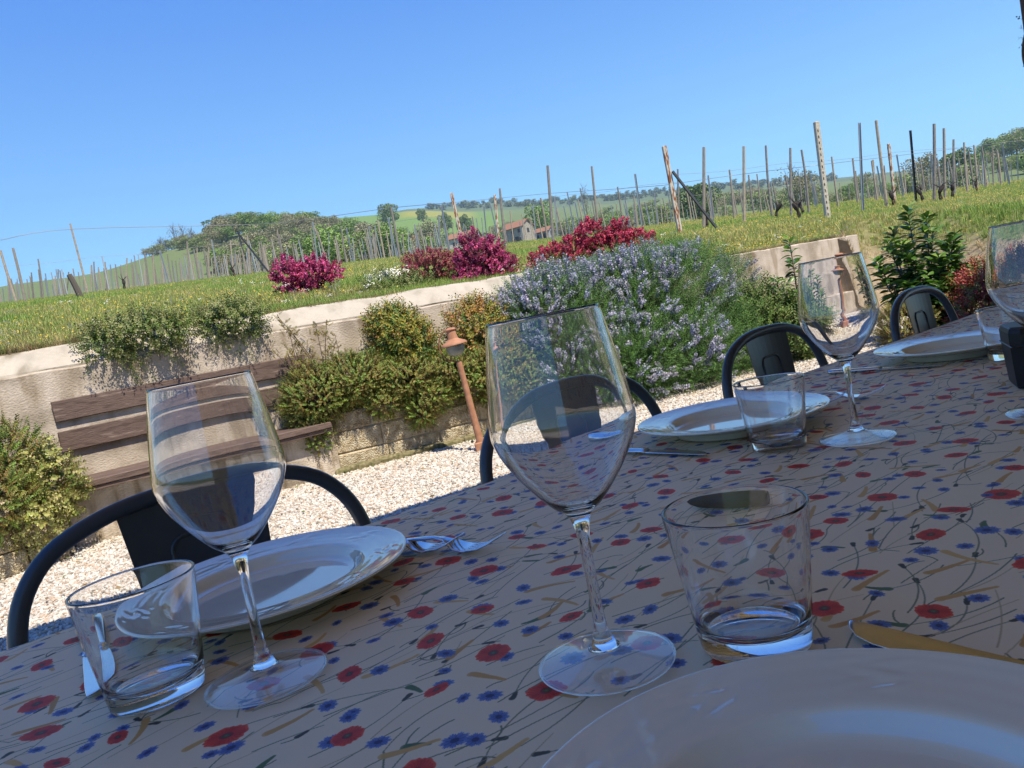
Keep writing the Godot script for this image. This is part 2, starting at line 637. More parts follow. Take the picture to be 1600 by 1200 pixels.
# ---------------------------------------------------------------- trees
func crown_mesh(sd: int, lobes: int, n: int, leaf: float, cols: Array, loose := 0.25, low := 0.22) -> ArrayMesh:
	rng.seed = sd
	var bl := []
	for i in lobes:
		var h := low + 0.2 + (0.72 - low) * (i + 0.5) / lobes
		var spread := 0.30 * (1.0 - absf(h - 0.55) * 0.9)
		var a := i * 2.4 + rng.randf()
		var r := rng.randf_range(0.13, 0.21)
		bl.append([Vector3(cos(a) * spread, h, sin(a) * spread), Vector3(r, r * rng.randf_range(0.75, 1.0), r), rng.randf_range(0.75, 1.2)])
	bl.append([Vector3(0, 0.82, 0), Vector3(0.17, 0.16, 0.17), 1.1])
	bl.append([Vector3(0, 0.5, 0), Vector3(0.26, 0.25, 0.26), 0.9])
	var b := MB.new()
	for i in n:
		var k := rng.randi() % bl.size()
		var d := Vector3(rng.randfn(), rng.randfn(), rng.randfn()).normalized()
		var f := 1.0 - loose * rng.randf() * rng.randf() * 2.0 + loose * 0.5 * rng.randf()
		var p: Vector3 = bl[k][0] + d * bl[k][1] * f
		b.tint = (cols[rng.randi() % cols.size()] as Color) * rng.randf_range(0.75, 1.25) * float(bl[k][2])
		b.tint.a = 1.0
		var u := Vector3(rng.randfn(), rng.randfn(), rng.randfn()).normalized() * leaf * rng.randf_range(0.6, 1.3)
		var w := u.cross(d + Vector3(rng.randfn(), rng.randfn(), rng.randfn()) * 0.5).normalized() * leaf * 0.8
		b.sheet(p - u, p + w, p + u, p - w)
	return b.commit()

func trunk_mesh(sd: int, branches: int, top := 0.75, twigs := 0) -> ArrayMesh:
	rng.seed = sd
	var b := MB.new()
	b.tube(smooth_path([Vector3(0, -0.04, 0), Vector3(0.01, 0.25, 0.01), Vector3(-0.01, top, 0)], 6), PackedFloat32Array([0.030, 0.026, 0.023, 0.019, 0.015, 0.010, 0.006]), 6)
	for i in branches:
		var h := lerpf(0.22, top * 0.92, (i + 0.5) / branches)
		var a := i * 2.4
		var e := Vector3(cos(a) * 0.28 * (1.2 - h), h + 0.22, sin(a) * 0.28 * (1.2 - h))
		var p0 := Vector3(0, h, 0)
		b.tube(smooth_path([p0, p0.lerp(e, 0.5) + Vector3(0, -0.02, 0), e], 4), PackedFloat32Array([0.012, 0.010, 0.007, 0.005, 0.003]), 5, false)
		for k in twigs:
			var q := p0.lerp(e, rng.randf_range(0.35, 1.0))
			var t := q + Vector3(rng.randfn() * 0.06, rng.randf_range(0.05, 0.16), rng.randfn() * 0.06)
			b.tube(PackedVector3Array([q, q.lerp(t, 0.5) + Vector3(rng.randfn(), 0, rng.randfn()) * 0.01, t]), PackedFloat32Array([0.004, 0.003, 0.0015]), 3, false)
	return b.commit()

var tree_kinds := {}
func tree(kind: String, label: String, u: float, d: float, top: float, width: float, group := "") -> void:
	# top: how high the crown reaches, as a slope seen from the terrace; the tree stands on the land
	var x := u * d
	var y := land(x, d)
	var h := maxf(0.985 + top * d - y, 2.0)
	var k: Dictionary = tree_kinds[kind]
	var t := thing(k.name, label, "tree", Vector3(x, y, -d), Basis(Vector3.UP, rng.randf() * TAU).scaled(Vector3(width, h, width)), group)
	obj("trunk", k.trunk, M.bark, t)
	if k.crown:
		obj("crown", k.crown, M.leaf, t).set_meta("kind", "stuff")

func belt(kind_list: Array, count: int, u0: float, u1: float, d0: float, d1: float, h0: float, h1: float, label: String, group: String) -> void:
	for i in count:
		var u := lerpf(u0, u1, (i + rng.randf()) / count)
		var d := rng.randf_range(d0, d1)
		var x := u * d
		var h := rng.randf_range(h0, h1)
		var k: Dictionary = tree_kinds[kind_list[rng.randi() % kind_list.size()]]
		var w := h * rng.randf_range(1.15, 1.9)
		var t := thing(k.name, k.look + " " + label, "tree", Vector3(x, land(x, d) - 0.2, -d), Basis(Vector3.UP, rng.randf() * TAU).scaled(Vector3(w, h, w)), group)
		obj("trunk", k.trunk, M.bark, t)
		if k.crown:
			obj("crown", k.crown, M.leaf, t).set_meta("kind", "stuff")

# ---------------------------------------------------------------- vineyard
func post(x: float, d: float, h: float, lean: float, kind: String, label: String, group := "vineyard posts") -> void:
	var y := land(x, d)
	var nm: String = {"w": "wooden_post", "t": "wooden_post", "s": "stump_post", "m": "steel_post", "r": "rusty_post", "c": "concrete_post", "d": "metal_post"}[kind]
	var t := thing(nm, label, "post", Vector3(x, y, -d), Basis(Vector3.BACK, -deg_to_rad(lean)).rotated(Vector3.UP, rng.randf_range(-0.3, 0.3)), group)
	var b := MB.new()
	if kind in ["w", "t", "s"]:
		var r := rng.randf_range(0.034, 0.045) if kind == "w" else (0.035 if kind == "t" else 0.075)
		var bend := rng.randfn() * 0.02
		b.tube(smooth_path([Vector3(0, -0.3, 0), Vector3(bend, h * 0.5, 0), Vector3(0, h, 0)], 5), PackedFloat32Array([r * 1.12, r * 1.1, r * 1.05, r, r * 0.95, r * 0.9]), 7)
		obj("shaft", b.commit(1), M.post_dark if kind == "s" else M.post_wood[rng.randi() % 3], t)
	elif kind == "m" or kind == "d":
		b.box(Vector3(0, h * 0.5 - 0.15, 0), Vector3(0.055, h + 0.3, 0.006))
		b.box(Vector3(-0.0245, h * 0.5 - 0.15, 0.018), Vector3(0.006, h + 0.3, 0.036))
		b.box(Vector3(0.0245, h * 0.5 - 0.15, 0.018), Vector3(0.006, h + 0.3, 0.036))
		obj("shaft", b.commit(1), M.galv if kind == "m" else M.dark_metal, t)
	elif kind == "r":
		b.box(Vector3(0, h * 0.5 - 0.15, 0), Vector3(0.10, h + 0.3, 0.10), Basis(), 0.012) if h > 2.0 else b.box(Vector3(0, h * 0.5 - 0.15, 0), Vector3(0.055, h + 0.3, 0.055), Basis(), 0.006)
		obj("shaft", b.commit(1), M.rust_post if h > 2.0 else M.rust, t)
	else:
		b.box(Vector3(0, h * 0.5 - 0.15, 0), Vector3(0.11, h + 0.3, 0.10), Basis(), 0.012)
		obj("shaft", b.commit(1), M.pale_concrete, t)
		for i in 15:
			var hb := MB.new()
			hb.box(Vector3(-0.015, 0.12 + i * (h - 0.2) / 15.0, 0.0512), Vector3(0.024, 0.055, 0.004))
			obj("hole", hb.commit(1), M.hole, t)

func vine(x: float, d: float, label: String) -> void:
	var y := land(x, d)
	var t := thing("vine_stump", label, "vine", Vector3(x, y, -d), Basis(Vector3.UP, rng.randf() * TAU).scaled(Vector3(0.8, 0.72, 0.8)), "knotted vine stumps")
	var b := MB.new()
	var r := 0.05
	b.tube(smooth_path([Vector3(0, -0.1, 0), Vector3(rng.randfn() * 0.05, 0.2, 0.02), Vector3(rng.randfn() * 0.08, 0.42, 0), Vector3(rng.randfn() * 0.12, 0.62, 0)], 9), PackedFloat32Array([r, r * 1.1, r * 0.9, r * 1.3, r, r * 0.9, r * 1.4, r * 1.5, r * 1.2, r * 0.7]), 7)
	obj("trunk", b.commit(1), M.vine, t)
	for i in 4:
		var c := MB.new()
		var a := rng.randf() * TAU
		c.tube(smooth_path([Vector3(0, 0.55, 0), Vector3(cos(a) * 0.12, 0.68, sin(a) * 0.1), Vector3(cos(a) * 0.25, rng.randf_range(0.6, 0.95), sin(a) * 0.2)], 5), PackedFloat32Array([0.022, 0.02, 0.016, 0.012, 0.008, 0.004]), 5)
		obj("cane", c.commit(1), M.vine, t)

func wire(label: String, pts: Array, r := 0.005) -> void:
	var b := MB.new()
	b.tube(smooth_path(pts, pts.size() * 4), PackedFloat32Array([r]), 4)
	var o := obj("trellis_wire", b.commit(), M.wire)
	tag(o, label, "wire", "trellis wires")

# ---------------------------------------------------------------- tableware
func wine_glass(label: String, at: Vector3) -> void:
	if M.has("wine_proto"):
		copy(M.wine_proto, label, at)
		return
	var prof := PackedVector2Array([Vector2(0, 0.0095)])
	var outer := smooth_prof([Vector2(0.0060, 0.0097), Vector2(0.0098, 0.0104), Vector2(0.0108, 0.0114), Vector2(0.0078, 0.0150), Vector2(0.0046, 0.026), Vector2(0.0037, 0.050), Vector2(0.0039, 0.078), Vector2(0.0052, 0.094), Vector2(0.0088, 0.1025), Vector2(0.0180, 0.1105), Vector2(0.0310, 0.1265), Vector2(0.0410, 0.1425), Vector2(0.0464, 0.1560), Vector2(0.0474, 0.1640), Vector2(0.0462, 0.1760), Vector2(0.0430, 0.1980), Vector2(0.0395, 0.2180), Vector2(0.0370, 0.2320), Vector2(0.0364, 0.2332)], 5)
	var inside := smooth_prof([Vector2(0.0356, 0.2326), Vector2(0.0384, 0.2180), Vector2(0.0419, 0.1980), Vector2(0.0451, 0.1760), Vector2(0.0463, 0.1640), Vector2(0.0452, 0.1562), Vector2(0.0397, 0.1432), Vector2(0.0296, 0.1275), Vector2(0.0165, 0.1125), Vector2(0.0080, 0.1085)], 5)
	prof.append_array(outer); prof.append_array(inside)
	prof.append(Vector2(0, 0.1078))
	var b := MB.new()
	b.lathe(prof, 72)
	var t := thing("wine_glass", label, "wine glass", at, Basis(), "wine glasses on the table")
	obj("bowl_and_stem", b.commit(2), M.glass, t)
	var f := MB.new()
	var fp := smooth_prof([Vector2(0.0426, 0.0004), Vector2(0.0448, 0.0008), Vector2(0.0455, 0.0021), Vector2(0.0440, 0.0032), Vector2(0.030, 0.0057), Vector2(0.018, 0.0082), Vector2(0.0102, 0.0112)], 6)
	fp.insert(0, Vector2(0, 0.0009))
	f.lathe(fp, 72)
	obj("foot", f.commit(0), M.pane, t)
	var rim := MB.new()
	var rp := PackedVector3Array()
	for i in 73:
		rp.append(Vector3(cos(TAU * i / 72.0) * 0.0447, 0.0021, sin(TAU * i / 72.0) * 0.0447))
	rim.tube(rp, PackedFloat32Array([0.0011]), 8, false)
	obj("foot_rim", rim.commit(2), M.glass, t)
	M.wine_proto = t

func tumbler(label: String, at: Vector3) -> void:
	if M.has("tumbler_proto"):
		copy(M.tumbler_proto, label, at)
		return
	var prof := PackedVector2Array([Vector2(0, 0.0022), Vector2(0.024, 0.0018)])
	prof.append_array(smooth_prof([Vector2(0.031, 0.0006), Vector2(0.0338, 0.0010), Vector2(0.0350, 0.0032), Vector2(0.0372, 0.020), Vector2(0.0402, 0.045), Vector2(0.0432, 0.070), Vector2(0.0455, 0.0890), Vector2(0.0456, 0.0912), Vector2(0.0446, 0.0922), Vector2(0.0435, 0.0912), Vector2(0.0431, 0.0880), Vector2(0.0407, 0.070), Vector2(0.0376, 0.045), Vector2(0.0350, 0.0235), Vector2(0.0325, 0.0165), Vector2(0.0270, 0.0128)], 5))
	prof.append(Vector2(0.012, 0.0114)); prof.append(Vector2(0, 0.0110))
	var b := MB.new()
	b.lathe(prof, 72)
	var t := obj("tumbler", b.commit(2), M.glass)
	tag(t, label, "tumbler", "water tumblers on the table")
	t.position = at
	M.tumbler_proto = t

func plate(label: String, at: Vector3, turn: float) -> void:
	if M.has("plate_proto"):
		copy(M.plate_proto, label, at, Basis(Vector3.UP, turn))
		return
	var prof := PackedVector2Array([Vector2(0, 0.0075), Vector2(0.05, 0.0072)])
	prof.append_array(smooth_prof([Vector2(0.082, 0.0074), Vector2(0.0895, 0.0098), Vector2(0.0945, 0.0160), Vector2(0.0990, 0.0200), Vector2(0.110, 0.0215), Vector2(0.126, 0.0232), Vector2(0.138, 0.0252), Vector2(0.1440, 0.0264), Vector2(0.1455, 0.0256), Vector2(0.1450, 0.0240), Vector2(0.138, 0.0214), Vector2(0.120, 0.0174), Vector2(0.104, 0.0132), Vector2(0.094, 0.0060), Vector2(0.088, 0.0010), Vector2(0.082, 0.0008)], 6))
	prof.append(Vector2(0.078, 0.0025)); prof.append(Vector2(0, 0.0028))
	var b := MB.new()
	b.lathe(prof, 240, 0.00032)
	var t := obj("dinner_plate", b.commit(2), M.china)
	tag(t, label, "plate", "dinner plates on the table")
	t.transform = Transform3D(Basis(Vector3.UP, turn), at)
	M.plate_proto = t

func fork(label: String, at: Vector3, dir: Vector3, roll := 0.0) -> void:
	var z := dir.normalized()
	var x := Vector3.UP.cross(z).normalized()
	var bs := Basis(x, Vector3.UP, z).rotated(z, roll)
	if M.has("fork_proto"):
		copy(M.fork_proto, label, at, bs)
		return
	var t := thing("fork", label, "fork", at, bs, "forks on the table")
	var h := []
	for q in [[0.0, 0.004, 0.0040, 0.0014], [0.006, 0.0045, 0.0088, 0.0016], [0.02, 0.0058, 0.0098, 0.0016], [0.05, 0.0090, 0.0070, 0.0017], [0.085, 0.0130, 0.0040, 0.0019], [0.115, 0.0150, 0.0030, 0.0021], [0.128, 0.0132, 0.0042, 0.0018]]:
		h.append([Vector3(0, q[1], q[0]), Vector3.RIGHT, q[2], q[3]])
	var a := MB.new()
	a.bar(h)
	obj("handle", a.commit(), M.steel, t)
	var hd := []
	for q in [[0.1275, 0.0133, 0.0042, 0.0017], [0.137, 0.0095, 0.0095, 0.0013], [0.147, 0.0056, 0.0124, 0.0012], [0.156, 0.0040, 0.0128, 0.0012], [0.163, 0.0040, 0.0126, 0.0011]]:
		hd.append([Vector3(0, q[1], q[0]), Vector3.RIGHT, q[2], q[3]])
	var b := MB.new()
	b.bar(hd)
	obj("head", b.commit(), M.steel, t)
	for i in 4:
		var c := MB.new()
		var x0 := -0.0104 + i * 0.00693
		var st := []
		for q in [[0.1625, 0.0041, 0.0020, 0.0011], [0.178, 0.0062, 0.0018, 0.0010], [0.192, 0.0112, 0.0015, 0.0009], [0.204, 0.0175, 0.0007, 0.0006]]:
			st.append([Vector3(x0, q[1], q[0]), Vector3.RIGHT, q[2], q[3]])
		c.bar(st)
		obj("tine", c.commit(), M.steel, t)
	M.fork_proto = t

func knife(label: String, at: Vector3, dir: Vector3, roll := 0.0) -> void: # dir: from handle end to blade tip
	var z := dir.normalized()
	var x := Vector3.UP.cross(z).normalized()
	var bs := Basis(x, Vector3.UP, z).rotated(z, roll)
	if M.has("knife_proto"):
		copy(M.knife_proto, label, at, bs)
		return
	var t := thing("table_knife", label, "knife", at, bs, "knives on the table")
	var st := []
	for q in [[0.0, 0.0060, 0.0030], [0.004, 0.0085, 0.0040], [0.02, 0.0088, 0.0042], [0.05, 0.0074, 0.0038], [0.085, 0.0062, 0.0036], [0.100, 0.0058, 0.0036], [0.106, 0.0070, 0.0032]]:
		st.append([Vector3(0, 0.0046, q[0]), Vector3.RIGHT, q[1], q[2]])
	var b := MB.new()
	b.bar(st)
	obj("handle", b.commit(), M.steel, t)
	var bl := []
	for q in [[0.1055, 0.0, 0.0062, 0.0016], [0.114, 0.0008, 0.0080, 0.0011], [0.14, 0.0016, 0.0094, 0.0008], [0.17, 0.0016, 0.0100, 0.0007], [0.195, 0.0006, 0.0096, 0.0006], [0.208, -0.0014, 0.0076, 0.0006], [0.216, -0.0046, 0.0040, 0.0005], [0.2195, -0.0070, 0.0012, 0.0004]]:
		bl.append([Vector3(q[1], 0.0036, q[0]), Vector3.RIGHT, q[2], q[3]])
	var c := MB.new()
	c.bar(bl)
	obj("blade", c.commit(), M.steel, t)
	M.knife_proto = t

# ---------------------------------------------------------------- chair
func rounded_rect(w: float, h: float, r: float, n := 5) -> Array:
	var out := []
	for q in [[w * 0.5 - r, h * 0.5 - r, 0.0], [-w * 0.5 + r, h * 0.5 - r, 1.0], [-w * 0.5 + r, -h * 0.5 + r, 2.0], [w * 0.5 - r, -h * 0.5 + r, 3.0]]:
		for i in n + 1:
			var a: float = (q[2] + float(i) / n) * PI * 0.5
			out.append(Vector2(q[0] + cos(a) * r, q[1] + sin(a) * r))
	return out

func chair(label: String, t: float, n: float, turn := 0.0) -> void:
	var at := tb(t, n, 0.0)
	var bs := Basis(-TX, Vector3.UP, -TO).rotated(Vector3.UP, turn)
	if M.has("chair_proto"):
		copy(M.chair_proto, label, at, bs)
		return
	var c := thing("metal_armchair", label, "chair", at, bs, "dark metal chairs along the far side of the table")
	var half := [Vector3(0.205, 0.462, 0.06), Vector3(0.222, 0.56, 0.115), Vector3(0.228, 0.66, 0.146), Vector3(0.224, 0.725, 0.158), Vector3(0.206, 0.775, 0.166), Vector3(0.168, 0.814, 0.172), Vector3(0.105, 0.837, 0.177), Vector3(0.04, 0.845, 0.180)]
	var full := []
	for p in half:
		full.append(Vector3(-p.x, p.y, p.z))
	half.reverse()
	full.append_array(half)
	var b := MB.new()
	b.tube(smooth_path(full, 64), PackedFloat32Array([0.0108]), 14)
	obj("hoop", b.commit(), M.chair, c)
	var rows := []
	var pb := MB.new()
	for side in [1.0, -1.0]:
		for i in 13:
			var f := i / 12.0
			var y := lerpf(0.462, 0.836, f)
			var hw := lerpf(0.066, 0.094, pow(f, 1.2))
			var z := lerpf(0.148, 0.176, f) - 0.016 * sin(f * PI) * 0.4
			var row := []
			for k in 9:
				var x := -1.0 + k * 0.25
				row.append(pb.vert(Vector3(x * hw, y, z + 0.012 * (1.0 - x * x) * 0.6 + side * 0.0012)))
			rows.append(row)
	for sd in 2:
		for i in 12:
			for k in 8:
				var r0: Array = rows[sd * 13 + i]
				var r1: Array = rows[sd * 13 + i + 1]
				pb.quad_out(r0[k], r0[k + 1], r1[k + 1], r1[k], Vector3(0, 0, 1 if sd == 0 else -1))
	for i in 12:
		for k in [0, 8]:
			pb.quad_out(rows[i][k], rows[i + 1][k], rows[13 + i + 1][k], rows[13 + i][k], Vector3(k - 4, 0, 0))
	var back := obj("backrest", pb.commit(1), M.chair, c)
	var eb := MB.new()
	var loop := PackedVector3Array()
	for q in rounded_rect(0.078, 0.17, 0.018):
		var yy: float = 0.700 + q.y
		var f: float = (yy - 0.462) / 0.374
		loop.append(Vector3(q.x, yy, lerpf(0.148, 0.176, f) - 0.0064 * sin(f * PI) + 0.0072 * (1.0 - pow(q.x / 0.08, 2)) - 0.0010))
	loop.append(loop[0])
	eb.tube(loop, PackedFloat32Array([0.0030]), 6, false)
	obj("pressed_rib", eb.commit(), M.chair, back)
	var sb := MB.new()
	var pts := rounded_rect(0.40, 0.38, 0.07, 6)
	var ct := sb.vert(Vector3(0, 0.452, -0.02))
	var cb := sb.vert(Vector3(0, 0.438, -0.02))
	var top := []
	var rim := []
	var bot := []
	for q in pts:
		top.append(sb.vert(Vector3(q.x * 0.93, 0.457, q.y * 0.93 - 0.02)))
		rim.append(sb.vert(Vector3(q.x, 0.452, q.y - 0.02)))
		bot.append(sb.vert(Vector3(q.x, 0.425, q.y - 0.02)))
	for i in pts.size():
		var j := (i + 1) % pts.size()
		sb.tri_out(ct, top[i], top[j], Vector3.UP)
		sb.quad_out(top[i], top[j], rim[j], rim[i], Vector3(pts[i].x, 0.3, pts[i].y))
		sb.quad_out(rim[i], rim[j], bot[j], bot[i], Vector3(pts[i].x, 0, pts[i].y))
		sb.tri_out(cb, bot[i], bot[j], Vector3.DOWN)
	obj("seat", sb.commit(), M.chair, c)
	for sx in [-1, 1]:
		for sz in [-1, 1]:
			var lb := MB.new()
			lb.bar([[Vector3(sx * 0.175, 0.44, -0.02 + sz * 0.165), Vector3.RIGHT, 0.026, 0.014], [Vector3(sx * 0.20, 0.22, -0.02 + sz * 0.19), Vector3.RIGHT, 0.019, 0.012], [Vector3(sx * 0.222, 0.0, -0.02 + sz * 0.215), Vector3.RIGHT, 0.013, 0.010]])
			obj("leg", lb.commit(), M.chair, c)
	M.chair_proto = c

# ---------------------------------------------------------------- garden furniture and masonry
func stone_run(parent: Node3D, pts: Array, y0: float, courses: Array, thick: float) -> void:
	# courses of separate squared stones along a line of (s, o) points
	var length := 0.0
	var seg := []
	for i in pts.size() - 1:
		var a: Vector2 = pts[i]
		var b: Vector2 = pts[i + 1]
		seg.append([length, a, b])
		length += a.distance_to(b)
	var y := y0
	for h in courses:
		var at := -rng.randf() * 0.12
		while at < length - 0.03:
			var w := rng.randf_range(0.30, 0.58)
			var e := minf(at + w, length)
			if length - e < 0.12:
				e = length
			var b0 := maxf(at, 0.0)
			var mid := (b0 + e) * 0.5
			var k := 0
			while k < seg.size() - 1 and seg[k + 1][0] < mid:
				k += 1
			var dir: Vector2 = (seg[k][2] - seg[k][1]).normalized()
			var c: Vector2 = seg[k][1] + dir * (mid - float(seg[k][0]))
			var xdir := WX * dir.x + WO * dir.y
			var zdir := xdir.cross(Vector3.UP)
			var m := MB.new()
			m.box(Vector3.ZERO, Vector3(e - b0 - 0.006, h - 0.006, thick + rng.randf_range(-0.008, 0.010)), Basis(), 0.011, 0.004, rng)
			var o := obj("stone", m.commit(1), M.stone[rng.randi() % 3], parent)
			o.transform = parent.transform.affine_inverse() * Transform3D(Basis(xdir, Vector3.UP, zdir), g(c.x, c.y, y + h * 0.5) - zdir * thick * 0.5)
			at = e
		y += h

func garden_lamp(label: String, at: Vector3, lean: Vector3, ring_dir: float) -> void:
	var y := (Vector3.UP + lean).normalized()
	var x := y.cross(Vector3(0, 0, 1)).normalized() * -1.0
	x = (Vector3.RIGHT - y * y.x).normalized()
	var t := thing("garden_lamp", label, "lamp", at, Basis(x, y, x.cross(y)), "terracotta garden lamps")
	var foot := MB.new()
	foot.box(Vector3(0, 0.035, 0), Vector3(0.10, 0.07, 0.10), Basis(), 0.008)
	obj("foot", foot.commit(1), M.terra, t)
	for sx in [-1, 1]:
		var bolt := MB.new()
		bolt.box(Vector3(sx * 0.062, 0.085, 0), Vector3(0.022, 0.018, 0.02), Basis(), 0.003)
		obj("bolt", bolt.commit(1), M.dark_metal, t)
	var p := MB.new()
	p.tube(PackedVector3Array([Vector3(0, 0.0, 0), Vector3(0, 0.10, 0), Vector3(0, 0.4, 0), Vector3(0, 0.72, 0), Vector3(0, 0.735, 0)]), PackedFloat32Array([0.034, 0.030, 0.025, 0.023, 0.012]), 12)
	obj("pole", p.commit(), M.terra, t)
	var hood := MB.new()
	var prof := PackedVector2Array([Vector2(0, 0.872)])
	prof.append_array(smooth_prof([Vector2(0.06, 0.871), Vector2(0.098, 0.864), Vector2(0.103, 0.869), Vector2(0.094, 0.884), Vector2(0.060, 0.902), Vector2(0.044, 0.914), Vector2(0.041, 0.930), Vector2(0.036, 0.965), Vector2(0.034, 0.978), Vector2(0.042, 0.984), Vector2(0.043, 0.992), Vector2(0.030, 1.002)], 4))
	prof.append(Vector2(0, 1.006))
	hood.lathe(prof, 28)
	obj("hood", hood.commit(2), M.terra, t)
	var globe := MB.new()
	var gp := PackedVector2Array([Vector2(0, 0.775)])
	gp.append_array(smooth_prof([Vector2(0.035, 0.778), Vector2(0.062, 0.800), Vector2(0.074, 0.835), Vector2(0.072, 0.8695)], 4))
	gp.append(Vector2(0, 0.8698))
	globe.lathe(gp, 24)
	obj("globe", globe.commit(2), M.frost, t)
	var ring := MB.new()
	var pts := []
	for i in 11:
		var a := PI * i / 10.0
		pts.append(Vector3(ring_dir * 0.120 * sin(a), 0.868 + 0.135 * cos(a), 0.02 * sin(a)))
	ring.tube(smooth_path(pts, 30), PackedFloat32Array([0.006]), 6)
	obj("ring", ring.commit(), M.terra_dark, t)

func house(called: String, label: String, x: float, d: float, w: float, dep: float, h: float, roof_h: float, yaw: float, wall_m: Material, floors: int, cols: int, lift := 0.0) -> void:
	var y := land(x, d) + lift
	var t := thing(called, label, "house", Vector3(x, y, -d), Basis(Vector3.UP, yaw))
	var b := MB.new()
	var a := [Vector3(-w / 2, -3, dep / 2), Vector3(w / 2, -3, dep / 2), Vector3(w / 2, -3, -dep / 2), Vector3(-w / 2, -3, -dep / 2)]
	var e := [Vector3(-w / 2, h, dep / 2), Vector3(w / 2, h, dep / 2), Vector3(w / 2, h, -dep / 2), Vector3(-w / 2, h, -dep / 2)]
	for i in 4:
		var j := (i + 1) % 4
		var p0 := b.vert(a[i], Vector2(a[i].x + a[i].z, 0)); var p1 := b.vert(a[j], Vector2(a[j].x + a[j].z, 0))
		var p2 := b.vert(e[j], Vector2(0, h)); var p3 := b.vert(e[i], Vector2(0, h))
		b.quad_out(p0, p1, p2, p3, a[i] + a[j] - Vector3(0, a[i].y + a[j].y, 0))
	for sx in [-1, 1]:
		var p0 := b.vert(Vector3(sx * w / 2, h, dep / 2)); var p1 := b.vert(Vector3(sx * w / 2, h, -dep / 2)); var p2 := b.vert(Vector3(sx * w / 2, h + roof_h, 0))
		b.tri_out(p0, p1, p2, Vector3(sx, 0, 0))
	var wl := obj("wall", b.commit(1), wall_m, t)
	for sz in [-1, 1]:
		var r := MB.new()
		var slope := atan2(roof_h, dep / 2)
		var l := sqrt(roof_h * roof_h + dep * dep / 4.0) + 0.5
		var bs := Basis(Vector3.RIGHT, sz * slope)
		r.box(Vector3(0, h + roof_h * 0.5 + 0.02, sz * dep * 0.25) + bs * Vector3(0, 0.12, sz * 0.2), Vector3(w + 0.7, 0.18, l), bs, 0.02)
		obj("roof_slope", r.commit(1), M.roof_tile, t)
	for f in floors:
		for c in cols:
			var wb := MB.new()
			wb.box(Vector3(-w / 2 + w * (c + 0.5) / cols, h * (f + 0.55) / floors, dep / 2 + 0.01), Vector3(0.7, 0.9, 0.06))
			obj("window", wb.commit(1), M.window, wl)
	var gb := MB.new()
	gb.box(Vector3(w / 2 + 0.01, h * 0.75, 0), Vector3(0.06, 1.1, 0.9))
	obj("window", gb.commit(1), M.window, wl)
	var db := MB.new()
	db.box(Vector3(w * 0.18, 1.0, dep / 2 + 0.012), Vector3(1.1, 2.0, 0.07))
	obj("door", db.commit(1), M.window, wl)

